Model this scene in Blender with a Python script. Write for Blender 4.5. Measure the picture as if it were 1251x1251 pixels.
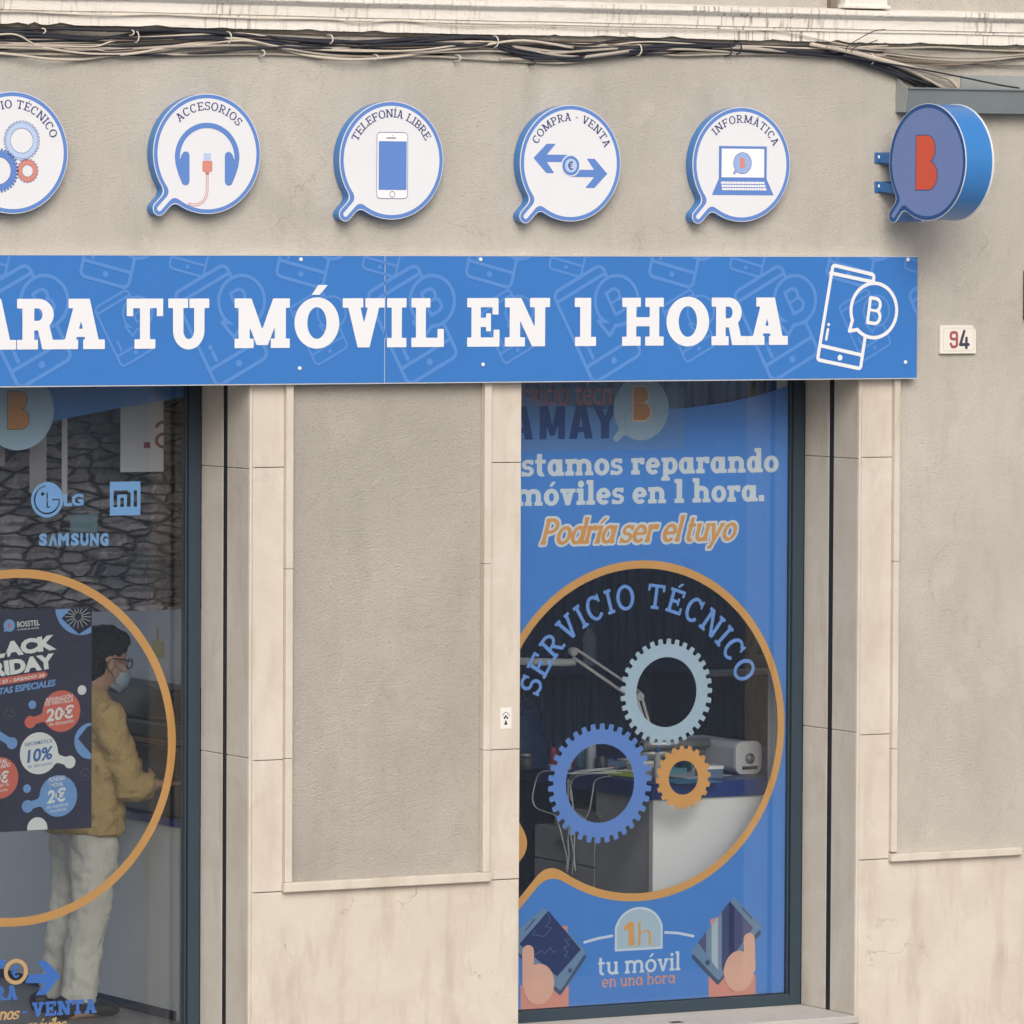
import bpy, bmesh, math, random
import numpy as np
from mathutils import Vector, Matrix
random.seed(7)
for o in list(bpy.data.objects): bpy.data.objects.remove(o)
S = bpy.context.scene
COL = S.collection
rad = math.radians
pi = math.pi

# ------------------------------------------------------------------ camera
YAW, PITCH, ROLL, FPX = 0.519457753, -0.0457062264, 0.00506928470, 7746.64
fwd = np.array([math.sin(YAW)*math.cos(PITCH), math.cos(YAW)*math.cos(PITCH), math.sin(PITCH)])
rgt = np.cross(fwd, [0, 0, 1]); rgt /= np.linalg.norm(rgt); upv = np.cross(rgt, fwd)
cr, sr = math.cos(ROLL), math.sin(ROLL)
RX, UX = rgt*cr+upv*sr, -rgt*sr+upv*cr
CAMP = np.array([0, 0, 2.2])-fwd*(FPX/290.0)
cd = bpy.data.cameras.new('camera'); cam = bpy.data.objects.new('camera', cd); COL.objects.link(cam)
cd.sensor_width = 36; cd.sensor_fit = 'HORIZONTAL'; cd.lens = 36*FPX/1251.0
cd.clip_start = 0.5; cd.clip_end = 3000
cam.matrix_world = Matrix(((RX[0], UX[0], -fwd[0], CAMP[0]), (RX[1], UX[1], -fwd[1], CAMP[1]),
                           (RX[2], UX[2], -fwd[2], CAMP[2]), (0, 0, 0, 1)))
S.camera = cam
# ------------------------------------------------------------------ light
SUN_EL, SUN_AZ = 35.0, -22.0     # azimuth: degrees to the right of straight in front of the facade
w = bpy.data.worlds.new('World'); S.world = w; w.use_nodes = True
nt = w.node_tree; bg = nt.nodes['Background']
sky = nt.nodes.new('ShaderNodeTexSky'); sky.sky_type = 'NISHITA'; sky.sun_disc = False
sky.sun_elevation = rad(SUN_EL)
sky.sun_rotation = rad(180-SUN_AZ)
sky.air_density = 0.7; sky.dust_density = 5.0; sky.ozone_density = 0.6; sky.altitude = 0
nt.links.new(sky.outputs[0], bg.inputs[0]); bg.inputs[1].default_value = 0.15
sl = bpy.data.lights.new('sun', 'SUN'); sl.energy = 1.25; sl.angle = rad(38); sl.color = (1.0, 0.985, 0.955)
so = bpy.data.objects.new('sun', sl); COL.objects.link(so)
sd = Vector((math.sin(rad(SUN_AZ))*math.cos(rad(SUN_EL)), -math.cos(rad(SUN_AZ))*math.cos(rad(SUN_EL)), math.sin(rad(SUN_EL))))
so.rotation_euler = (-sd).to_track_quat('-Z', 'Y').to_euler(); so.location = (6, -14, 12)
S.view_settings.view_transform = 'Standard'; S.view_settings.look = 'None'
S.view_settings.gamma = 1; S.view_settings.use_curve_mapping = False
S.view_settings.exposure = -0.10
S.render.engine = 'CYCLES'; S.render.resolution_x = 1024; S.render.resolution_y = 1024
try:
    S.cycles.max_bounces = 10; S.cycles.transparent_max_bounces = 24; S.cycles.diffuse_bounces = 5
except Exception: pass

def at(px, py, Y=0.0):
    """photo measurement -> (X, Z) on the plane at depth Y"""
    r = RX*((px-625.5)/FPX)+UX*((625.5-py)/FPX)+fwd
    t = (Y-CAMP[1])/r[1]
    return float(CAMP[0]+r[0]*t), float(CAMP[2]+r[2]*t)
def at3(px, py, Y=0.0):
    x, z = at(px, py, Y); return (x, Y, z)
def onx(px, py, X):
    r = RX*((px-625.5)/FPX)+UX*((625.5-py)/FPX)+fwd
    t = (X-CAMP[0])/r[0]
    return (float(X), float(CAMP[1]+r[1]*t), float(CAMP[2]+r[2]*t))

# ------------------------------------------------------------------ object helpers
def empty(name, loc, label=None, cat=None, group=None, kind=None):
    o = bpy.data.objects.new(name, None); COL.objects.link(o); o.location = loc; o.empty_display_size = .1
    tag(o, label, cat, group, kind); return o
def tag(o, label=None, cat=None, group=None, kind=None):
    if label: o['label'] = label
    if cat: o['category'] = cat
    if group: o['group'] = group
    if kind: o['kind'] = kind
    return o
def rootloc(p):
    if p is None: return Vector((0, 0, 0))
    while p.parent: p = p.parent
    return Vector(p.location)
class MB:
    def __init__(s): s.v = []; s.f = []; s.sm = []
    def add(s, vs, fs, smooth=False):
        n = len(s.v); s.v += [tuple(v) for v in vs]; s.f += [tuple(i+n for i in f) for f in fs]; s.sm += [smooth]*len(fs); return s
    def box(s, x0, y0, z0, x1, y1, z1):
        vs = [(x0, y0, z0), (x1, y0, z0), (x1, y1, z0), (x0, y1, z0), (x0, y0, z1), (x1, y0, z1), (x1, y1, z1), (x0, y1, z1)]
        return s.add(vs, [(0, 3, 2, 1), (4, 5, 6, 7), (0, 1, 5, 4), (1, 2, 6, 5), (2, 3, 7, 6), (3, 0, 4, 7)])
    def obox(s, c, ax, ay, az):
        c, ax, ay, az = map(Vector, (c, ax, ay, az)); vs = []
        for k in (-1, 1):
            for a, b in ((-1, -1), (1, -1), (1, 1), (-1, 1)): vs.append(c+ax*a+ay*b+az*k)
        fs = [(0, 3, 2, 1), (4, 5, 6, 7), (0, 1, 5, 4), (1, 2, 6, 5), (2, 3, 7, 6), (3, 0, 4, 7)]
        if ax.cross(ay).dot(az) < 0: fs = [f[::-1] for f in fs]
        return s.add(vs, fs)
    def tube(s, pts, r, seg=8, smooth=True, sub=0):
        pts = [Vector(p) for p in pts]
        if sub: pts = catmull(pts, sub)
        rr = r if isinstance(r, (list, tuple)) else [r]*len(pts)
        if len(rr) != len(pts):
            rr = [float(np.interp(i/(len(pts)-1), np.linspace(0, 1, len(rr)), rr)) for i in range(len(pts))]
        vs = []; up = Vector((0, 0, 1)); u = None
        for i, p in enumerate(pts):
            t = (pts[min(i+1, len(pts)-1)]-pts[max(i-1, 0)]).normalized()
            if u is None:
                a = up if abs(t.dot(up)) < .9 else Vector((0, 1, 0))
                u = (a-t*a.dot(t)).normalized()
            else: u = (u-t*u.dot(t)).normalized()
            v = t.cross(u)
            for k in range(seg):
                a = 2*pi*k/seg; vs.append(p+(u*math.cos(a)+v*math.sin(a))*rr[i])
        fs = []
        for i in range(len(pts)-1):
            for k in range(seg):
                a = i*seg+k; b = i*seg+(k+1) % seg; fs.append((a, b, b+seg, a+seg))
        s.add(vs, fs, smooth)
        n = len(pts); s.add(vs[:seg], [tuple(range(seg))[::-1]]); s.add(vs[(n-1)*seg:], [tuple(range(seg))])
        return s
    def lathe(s, c, prof, seg=24, axis='z', smooth=True):
        c = Vector(c); vs = []
        for r, h in prof:
            for k in range(seg):
                a = 2*pi*k/seg; x, y = r*math.cos(a), r*math.sin(a)
                vs.append(c+(Vector((x, y, h)) if axis == 'z' else Vector((x, h, y)) if axis == 'y' else Vector((h, x, y))))
        fs = []
        for i in range(len(prof)-1):
            for k in range(seg):
                a = i*seg+k; b = i*seg+(k+1) % seg; fs.append((a, b, b+seg, a+seg))
        s.add(vs, fs, smooth); n = len(prof)
        s.add(vs[:seg], [tuple(range(seg))[::-1]]); s.add(vs[(n-1)*seg:], [tuple(range(seg))]); return s
    def prism(s, poly, a, b, fn):
        """poly list of 2d; fn(u,v,w)->xyz; extruded between w=a and w=b"""
        n = len(poly)
        vs = [fn(u, v, a) for u, v in poly]+[fn(u, v, b) for u, v in poly]
        fs = [tuple(range(n)), tuple(range(2*n-1, n-1, -1))]+[(i, i+n, (i+1) % n+n, (i+1) % n) for i in range(n)]
        return s.add(vs, fs)
    def build(s, name, mat, parent=None, bevel=0, segs=2, recalc=True, label=None):
        off = rootloc(parent)
        me = bpy.data.meshes.new(name)
        me.from_pydata([(x-off.x, y-off.y, z-off.z) for x, y, z in s.v], [], s.f)
        me.polygons.foreach_set('use_smooth', s.sm)
        if recalc:
            bm = bmesh.new(); bm.from_mesh(me)
            bmesh.ops.remove_doubles(bm, verts=bm.verts, dist=1e-6)
            bmesh.ops.recalc_face_normals(bm, faces=bm.faces); bm.to_mesh(me); bm.free()
        o = bpy.data.objects.new(name, me); COL.objects.link(o)
        if mat: me.materials.append(mat)
        if parent: o.parent = parent
        if bevel:
            m = o.modifiers.new('bevel', 'BEVEL'); m.width = bevel; m.segments = segs; m.limit_method = 'ANGLE'; m.angle_limit = rad(40)
        if label: o['label'] = label
        return o
def catmull(P, n):
    out = []
    for i in range(len(P)-1):
        p0, p1, p2, p3 = P[max(i-1, 0)], P[i], P[i+1], P[min(i+2, len(P)-1)]
        for k in range(n):
            t = k/n
            out.append(.5*((2*p1)+(p2-p0)*t+(2*p0-5*p1+4*p2-p3)*t*t+(3*p1-p0-3*p2+p3)*t*t*t))
    out.append(P[-1]); return out

# ------------------------------------------------------------------ materials
def srgb(r, g, b):
    f = lambda c: (c/255/12.92 if c/255 <= .04045 else ((c/255+.055)/1.055)**2.4)
    return (f(r), f(g), f(b))
class NT:
    def __init__(s, name):
        s.m = bpy.data.materials.new(name); s.m.use_nodes = True; s.t = s.m.node_tree
        s.b = s.t.nodes['Principled BSDF']; s.out = s.t.nodes['Material Output']
        s.g = s.t.nodes.new('ShaderNodeNewGeometry').outputs['Position']
    def n(s, kind, **k):
        x = s.t.nodes.new(kind)
        for a, v in k.items():
            if hasattr(x, a): setattr(x, a, v)
            else: x.inputs[a].default_value = v
        return x
    def l(s, a, b): s.t.links.new(a, b)
    def map(s, scale, loc=(0, 0, 0), rot=(0, 0, 0)):
        x = s.n('ShaderNodeMapping'); x.inputs['Scale'].default_value = scale; x.inputs['Location'].default_value = loc
        x.inputs['Rotation'].default_value = rot
        s.l(s.g, x.inputs['Vector']); return x.outputs[0]
    def noise(s, vec, scale, detail=4, rough=.55, dist=0):
        x = s.n('ShaderNodeTexNoise'); x.inputs['Scale'].default_value = scale; x.inputs['Detail'].default_value = detail
        x.inputs['Roughness'].default_value = rough; x.inputs['Distortion'].default_value = dist
        s.l(vec, x.inputs['Vector']); return x.outputs['Fac']
    def ramp(s, fac, a, b, ca=(0, 0, 0, 1), cb=(1, 1, 1, 1)):
        x = s.n('ShaderNodeValToRGB'); e = x.color_ramp.elements
        e[0].position = a; e[1].position = b; e[0].color = ca; e[1].color = cb
        s.l(fac, x.inputs[0]); return x.outputs[0]
    def mix(s, fac, a, b, mode='MIX'):
        x = s.n('ShaderNodeMix', data_type='RGBA', blend_type=mode)
        for sock, v in ((x.inputs[0], fac), (x.inputs[6], a), (x.inputs[7], b)):
            if isinstance(v, (int, float)): sock.default_value = v
            elif isinstance(v, tuple): sock.default_value = (*v[:3], 1)
            else: s.l(v, sock)
        return x.outputs[2]
    def math(s, op, a, b=0.0):
        x = s.n('ShaderNodeMath', operation=op)
        for sock, v in zip(x.inputs, (a, b)):
            if isinstance(v, (int, float)): sock.default_value = v
            else: s.l(v, sock)
        return x.outputs[0]
    def bump(s, h, strength, dist, normal=None):
        x = s.n('ShaderNodeBump'); x.inputs['Strength'].default_value = strength; x.inputs['Distance'].default_value = dist
        s.l(h, x.inputs['Height'])
        if normal: s.l(normal, x.inputs['Normal'])
        return x.outputs[0]
    def fin(s, col=None, rough=.6, normal=None, spec=.4, metal=0):
        if col is not None:
            if isinstance(col, tuple): s.b.inputs['Base Color'].default_value = (*col, 1)
            else: s.l(col, s.b.inputs['Base Color'])
        if isinstance(rough, (int, float)): s.b.inputs['Roughness'].default_value = rough
        else: s.l(rough, s.b.inputs['Roughness'])
        s.b.inputs['Specular IOR Level'].default_value = spec; s.b.inputs['Metallic'].default_value = metal
        if normal: s.l(normal, s.b.inputs['Normal'])
        return s.m
def plain(name, col, rough=.5, var=.08, scale=6, spec=.4, metal=0, bump=0, bscale=60, bd=.003):
    t = NT(name); f = t.noise(t.g, scale, 5)
    c = t.mix(f, tuple(c*(1-var) for c in col), tuple(min(1, c*(1+var)) for c in col))
    nrm = t.bump(t.noise(t.g, bscale, 3), bump, bd) if bump else None
    return t.fin(c, rough, nrm, spec, metal)
def stucco(name, c, grain=1.0, cracks=.5, stain=.35, dark=(.25, .22, .18), pit=.42):
    t = NT(name)
    big = t.noise(t.g, 1.1, 7, .6); mid = t.noise(t.map((6, 6, 2.2)), 1.0, 6, .62)
    col = t.mix(t.ramp(big, .3, .7), tuple(x*.88 for x in c), tuple(min(1, x*1.09) for x in c))
    col = t.mix(t.math('MULTIPLY', t.ramp(mid, .5, .8), stain), col, tuple(x*.70 for x in c))
    col = t.mix(t.math('MULTIPLY', t.ramp(t.noise(t.map((14, 14, 1.1), (3, 0, 0)), 1, 5, .6), .56, .78), stain*.6), col, tuple(x*.78 for x in c))
    # pale patched plaster
    col = t.mix(t.math('MULTIPLY', t.ramp(t.noise(t.g, 2.6, 8, .65, .6), .57, .62), .32), col, tuple(min(1, x*1.15) for x in c))
    # grain pits
    g = t.noise(t.map((80, 80, 125)), 1.0, 4, .68)
    col = t.mix(t.math('MULTIPLY', t.ramp(g, .32, .46, (1, 1, 1, 1), (0, 0, 0, 1)), pit), col, tuple(x*.55 for x in c))
    # isolated dark specks and fine cracks
    vo = t.n('ShaderNodeTexVoronoi', feature='F1'); vo.inputs['Scale'].default_value = 9; t.l(t.g, vo.inputs['Vector'])
    sp = t.math('MULTIPLY', t.ramp(vo.outputs['Distance'], .035, .06, (1, 1, 1, 1), (0, 0, 0, 1)), t.ramp(t.noise(t.g, 3.7, 3), .55, .62))
    col = t.mix(t.math('MULTIPLY', sp, .6), col, dark)
    v2 = t.n('ShaderNodeTexVoronoi', feature='DISTANCE_TO_EDGE'); v2.inputs['Scale'].default_value = 1.25
    wv = t.n('ShaderNodeVectorMath', operation='ADD'); nz = t.n('ShaderNodeTexNoise'); nz.inputs['Scale'].default_value = 5; nz.inputs['Detail'].default_value = 6
    t.l(t.g, nz.inputs['Vector']); sc = t.n('ShaderNodeVectorMath', operation='SCALE'); sc.inputs['Scale'].default_value = .35
    t.l(nz.outputs['Color'], sc.inputs[0]); t.l(t.g, wv.inputs[0]); t.l(sc.outputs[0], wv.inputs[1]); t.l(wv.outputs[0], v2.inputs['Vector'])
    ck = t.math('MULTIPLY', t.ramp(v2.outputs['Distance'], .0015, .005, (1, 1, 1, 1), (0, 0, 0, 1)), t.ramp(t.noise(t.g, 1.7, 3), .5, .62))
    col = t.mix(t.math('MULTIPLY', ck, cracks), col, dark)
    nb = t.bump(g, .62*grain, .007)
    nb = t.bump(t.noise(t.map((16, 16, 22)), 1, 5, .6), .22, .01, nb)
    nb = t.bump(ck, -.5*cracks, .004, nb)
    return t.fin(col, .92, nb, .15)
def stone(name, c, warm, stain=.5, bump=.25, cracks=0):
    t = NT(name)
    a = t.noise(t.g, 3.2, 9, .68, .8); b = t.noise(t.map((7, 7, 1.6)), 1.3, 8, .62)
    col = t.mix(t.ramp(a, .32, .68), c, warm)
    col = t.mix(t.math('MULTIPLY', t.ramp(b, .5, .74), stain), col, tuple(x*y for x, y in zip(c, (.74, .70, .64))))
    col = t.mix(t.math('MULTIPLY', t.ramp(t.noise(t.g, 28, 6, .7), .56, .8), .22), col, tuple(x*.72 for x in c))
    col = t.mix(t.math('MULTIPLY', t.ramp(t.noise(t.map((2.4, 2.4, 3.0), (5, 1, 2)), 1, 9, .75, 1.5), .60, .68), .28*stain), col, tuple(x*.68 for x in warm))
    pit = t.n('ShaderNodeTexVoronoi', feature='F1'); pit.inputs['Scale'].default_value = 26; t.l(t.g, pit.inputs['Vector'])
    pk = t.math('MULTIPLY', t.ramp(pit.outputs['Distance'], .05, .09, (1, 1, 1, 1), (0, 0, 0, 1)), t.ramp(t.noise(t.g, 2.1, 4), .56, .64))
    col = t.mix(t.math('MULTIPLY', pk, .5), col, (.16, .12, .09))
    nb = t.bump(t.noise(t.g, 40, 7, .7), bump, .004)
    if cracks:
        v2 = t.n('ShaderNodeTexVoronoi', feature='DISTANCE_TO_EDGE'); v2.inputs['Scale'].default_value = 3.2
        wv = t.n('ShaderNodeVectorMath', operation='ADD'); nz = t.n('ShaderNodeTexNoise'); nz.inputs['Scale'].default_value = 9; nz.inputs['Detail'].default_value = 7
        t.l(t.g, nz.inputs['Vector']); sc = t.n('ShaderNodeVectorMath', operation='SCALE'); sc.inputs['Scale'].default_value = .22
        t.l(nz.outputs['Color'], sc.inputs[0]); t.l(t.g, wv.inputs[0]); t.l(sc.outputs[0], wv.inputs[1]); t.l(wv.outputs[0], v2.inputs['Vector'])
        ck = t.math('MULTIPLY', t.ramp(v2.outputs['Distance'], .003, .010, (1, 1, 1, 1), (0, 0, 0, 1)), t.ramp(t.noise(t.map((1, 1, 1), (1.3, 0, .4)), 2.6, 4, .6), .57, .63))
        col = t.mix(t.math('MULTIPLY', ck, cracks), col, (.17, .14, .11)); nb = t.bump(ck, -.5, .004, nb)
    return t.fin(col, t.ramp(a, .2, .8, (.55, .55, .55, 1), (.8, .8, .8, 1)), nb, .25)
def film(name, col, alpha=1.0, rough=.35, trans=.0, var=.03):
    """printed or cut vinyl: optional see-through share (alpha) and back-lit share (trans)"""
    t = NT(name); f = t.noise(t.g, 5, 4)
    c = t.mix(f, tuple(x*(1-var) for x in col), tuple(min(1, x*(1+var)) for x in col))
    t.fin(c, rough, None, .3)
    sh = t.b.outputs[0]
    if trans:
        tr = t.n('ShaderNodeBsdfTranslucent'); t.l(c, tr.inputs[0])
        mx = t.n('ShaderNodeMixShader'); mx.inputs[0].default_value = trans; t.l(sh, mx.inputs[1]); t.l(tr.outputs[0], mx.inputs[2]); sh = mx.outputs[0]
    if alpha < 1:
        tp = t.n('ShaderNodeBsdfTransparent')
        mx = t.n('ShaderNodeMixShader'); mx.inputs[0].default_value = alpha; t.l(tp.outputs[0], mx.inputs[1]); t.l(sh, mx.inputs[2]); sh = mx.outputs[0]
    t.l(sh, t.out.inputs[0]); return t.m
def glass(name, tint=(.93, .96, .97), refl=1.0):
    t = NT(name)
    tp = t.n('ShaderNodeBsdfTransparent'); tp.inputs[0].default_value = (*tint, 1)
    gl = t.n('ShaderNodeBsdfGlossy'); gl.inputs['Roughness'].default_value = .0
    fr = t.n('ShaderNodeFresnel'); fr.inputs[0].default_value = 1.5
    mx = t.n('ShaderNodeMixShader'); t.l(t.math('MULTIPLY', fr.outputs[0], refl), mx.inputs[0]); t.l(tp.outputs[0], mx.inputs[1]); t.l(gl.outputs[0], mx.inputs[2])
    t.l(mx.outputs[0], t.out.inputs[0]); return t.m

# ------------------------------------------------------------------ flat shapes as distance fields
def sd_poly(P):
    P = [tuple(p) for p in P]
    def f(X, Y):
        d = np.full(X.shape, 1e9); ins = np.zeros(X.shape, bool); n = len(P)
        for i in range(n):
            ax, ay = P[i]; bx, by = P[(i+1) % n]; ex, ey = bx-ax, by-ay; L = ex*ex+ey*ey
            if L < 1e-16: continue
            wx, wy = X-ax, Y-ay; t = np.clip((wx*ex+wy*ey)/L, 0, 1)
            d = np.minimum(d, (wx-ex*t)**2+(wy-ey*t)**2)
            if ay != by:
                c = ((ay > Y) != (by > Y)) & (X < ex*(Y-ay)/ey+ax); ins ^= c
        d = np.sqrt(d); return np.where(ins, -d, d)
    xs = [p[0] for p in P]; ys = [p[1] for p in P]; f.bb = (min(xs), min(ys), max(xs), max(ys)); return f
def bbU(fs):
    return (min(f.bb[0] for f in fs), min(f.bb[1] for f in fs), max(f.bb[2] for f in fs), max(f.bb[3] for f in fs))
def U(*fs):
    fs = [g for f in fs for g in (f if isinstance(f, list) else [f])]
    def r(X, Y):
        d = fs[0](X, Y)
        for f in fs[1:]: d = np.minimum(d, f(X, Y))
        return d
    r.bb = bbU(fs); return r
def sub(a, *bs):
    def r(X, Y):
        d = a(X, Y)
        for b in bs: d = np.maximum(d, -b(X, Y))
        return d
    r.bb = a.bb; return r
def inter(a, b):
    def r(X, Y): return np.maximum(a(X, Y), b(X, Y))
    A, B = a.bb, b.bb; r.bb = (max(A[0], B[0]), max(A[1], B[1]), min(A[2], B[2]), min(A[3], B[3])); return r
def off(a, d):
    def r(X, Y): return a(X, Y)-d
    b = a.bb; r.bb = (b[0]-d, b[1]-d, b[2]+d, b[3]+d); return r
def line(a, w_):
    """outline of half width w_"""
    def r(X, Y): return np.abs(a(X, Y))-w_
    b = a.bb; r.bb = (b[0]-w_, b[1]-w_, b[2]+w_, b[3]+w_); return r
def circ(cx, cy, r_):
    def f(X, Y): return np.hypot(X-cx, Y-cy)-r_
    f.bb = (cx-r_, cy-r_, cx+r_, cy+r_); return f
def smin(a, b, k):
    def r(X, Y):
        d1, d2 = a(X, Y), b(X, Y); h = np.clip(.5+.5*(d2-d1)/k, 0, 1); return d2*(1-h)+d1*h-k*h*(1-h)
    r.bb = bbU([a, b]); return r
def cap(pts, r_):
    def f(X, Y):
        d = np.full(X.shape, 1e9)
        for (ax, ay), (bx, by) in zip(pts[:-1], pts[1:]):
            ex, ey = bx-ax, by-ay; L = ex*ex+ey*ey+1e-12; t = np.clip(((X-ax)*ex+(Y-ay)*ey)/L, 0, 1)
            d = np.minimum(d, np.hypot(X-ax-ex*t, Y-ay-ey*t))
        return d-r_
    xs = [p[0] for p in pts]; ys = [p[1] for p in pts]; f.bb = (min(xs)-r_, min(ys)-r_, max(xs)+r_, max(ys)+r_); return f
def rect(x0, y0, x1, y1): return sd_poly([(x0, y0), (x1, y0), (x1, y1), (x0, y1)])
def rrect(x0, y0, x1, y1, r_): return off(rect(x0+r_, y0+r_, x1-r_, y1-r_), r_)
def rs(cx, cy, rx, ry, a0, a1, wx, wy=None, n=22):
    wy = wx if wy is None else wy
    A = [rad(a0+(a1-a0)*i/n) for i in range(n+1)]
    return sd_poly([(cx+rx*math.cos(a), cy+ry*math.sin(a)) for a in A]+[(cx+(rx-wx)*math.cos(a), cy+(ry-wy)*math.sin(a)) for a in A[::-1]])
def elli(cx, cy, rx, ry, n=40): return sd_poly([(cx+rx*math.cos(2*pi*i/n), cy+ry*math.sin(2*pi*i/n)) for i in range(n)])
def ering(cx, cy, rx, ry, wx, wy, n=48): return sub(elli(cx, cy, rx, ry, n), elli(cx, cy, rx-wx, ry-wy, n))
def xform(f, sx=1, sy=1, ang=0, tx=0, ty=0, shear=0):
    """scale, shear, rotate, move a shape (distances scaled by the mean)"""
    c, s_ = math.cos(ang), math.sin(ang); k = min(abs(sx), abs(sy))
    def r(X, Y):
        x, y = X-tx, Y-ty; x, y = c*x+s_*y, -s_*x+c*y
        y2 = y/sy; x2 = (x-shear*y)/sx
        return f(x2, y2)*k
    b = f.bb; xs = []; ys = []
    for x in (b[0], b[2]):
        for y in (b[1], b[3]):
            yy = y*sy; xx = x*sx+shear*yy; xs.append(c*xx-s_*yy+tx); ys.append(s_*xx+c*yy+ty)
    r.bb = (min(xs), min(ys), max(xs), max(ys)); return r
def march(f, h, clip=None):
    b = f.bb
    if clip: b = (max(b[0], clip[0]), max(b[1], clip[1]), min(b[2], clip[2]), min(b[3], clip[3]))
    x0, y0 = b[0]-1.5*h, b[1]-1.5*h
    nx = int((b[2]-x0)/h)+3; ny = int((b[3]-y0)/h)+3
    xs = x0+h*np.arange(nx+1); ys = y0+h*np.arange(ny+1)
    X, Y = np.meshgrid(xs, ys); V = f(X, Y)
    if clip: V = np.maximum(V, np.maximum(np.maximum(clip[0]-X, X-clip[2]), np.maximum(clip[1]-Y, Y-clip[3])))
    V = np.where(np.abs(V) < h*1e-4, -h*1e-4, V)
    I = V < 0; cnt = I[:-1, :-1].astype(int)+I[:-1, 1:]+I[1:, 1:]+I[1:, :-1]
    vs = []; fs = []; segs = []
    def face(p): n = len(vs); vs.extend(p); fs.append(tuple(range(n, n+len(p))))
    for j in range(ny):
        row = cnt[j]; full = np.flatnonzero(row == 4)
        if len(full):
            br = np.flatnonzero(np.diff(full) > 1); st = np.r_[0, br+1]; en = np.r_[br, len(full)-1]
            for a, e in zip(full[st], full[en]):
                face([(xs[a], ys[j]), (xs[e+1], ys[j]), (xs[e+1], ys[j+1]), (xs[a], ys[j+1])])
        for i in np.flatnonzero((row > 0) & (row < 4)):
            co = ((i, j), (i+1, j), (i+1, j+1), (i, j+1)); p = []; cut = []
            for k in range(4):
                a, c = co[k], co[(k+1) % 4]; va, vc = V[a[1], a[0]], V[c[1], c[0]]
                if va < 0: p.append((xs[a[0]], ys[a[1]]))
                if (va < 0) != (vc < 0):
                    t = va/(va-vc); q = (xs[a[0]]+(xs[c[0]]-xs[a[0]])*t, ys[a[1]]+(ys[c[1]]-ys[a[1]])*t)
                    p.append(q); cut.append((q, va < 0))
            if len(p) >= 3: face(p)
            for k in range(len(cut)):
                if cut[k][1]: segs.append((cut[k][0], cut[(k+1) % len(cut)][0]))
    return vs, fs, segs
def facade(Y): return lambda u, v: (u, Y, v)
def flat(name, f, h, xf, mat, parent, clip=None, label=None):
    """a thin flat print or decal"""
    fl = f if isinstance(f, list) else [f]; mb = MB()
    for g in fl:
        vs, fs, _ = march(g, h, clip); mb.add([xf(*p) for p in vs], fs)
    return mb.build(name, mat, parent, recalc=False, label=label)
def solid(name, f, h, xf0, xf1, mat, parent, smooth=True, back=True):
    """xf0 front plane, xf1 back plane"""
    vs, fs, sg = march(f, h); mb = MB()
    mb.add([xf0(*p) for p in vs], fs)
    if back: mb.add([xf1(*p) for p in vs], [q[::-1] for q in fs])
    for a, b in sg: mb.add([xf0(*a), xf0(*b), xf1(*b), xf1(*a)], [(0, 3, 2, 1)], smooth)
    off_ = rootloc(parent)
    me = bpy.data.meshes.new(name); me.from_pydata([(x-off_.x, y-off_.y, z-off_.z) for x, y, z in mb.v], [], mb.f)
    o = bpy.data.objects.new(name, me); COL.objects.link(o); me.materials.append(mat)
    if parent: o.parent = parent
    return o

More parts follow.
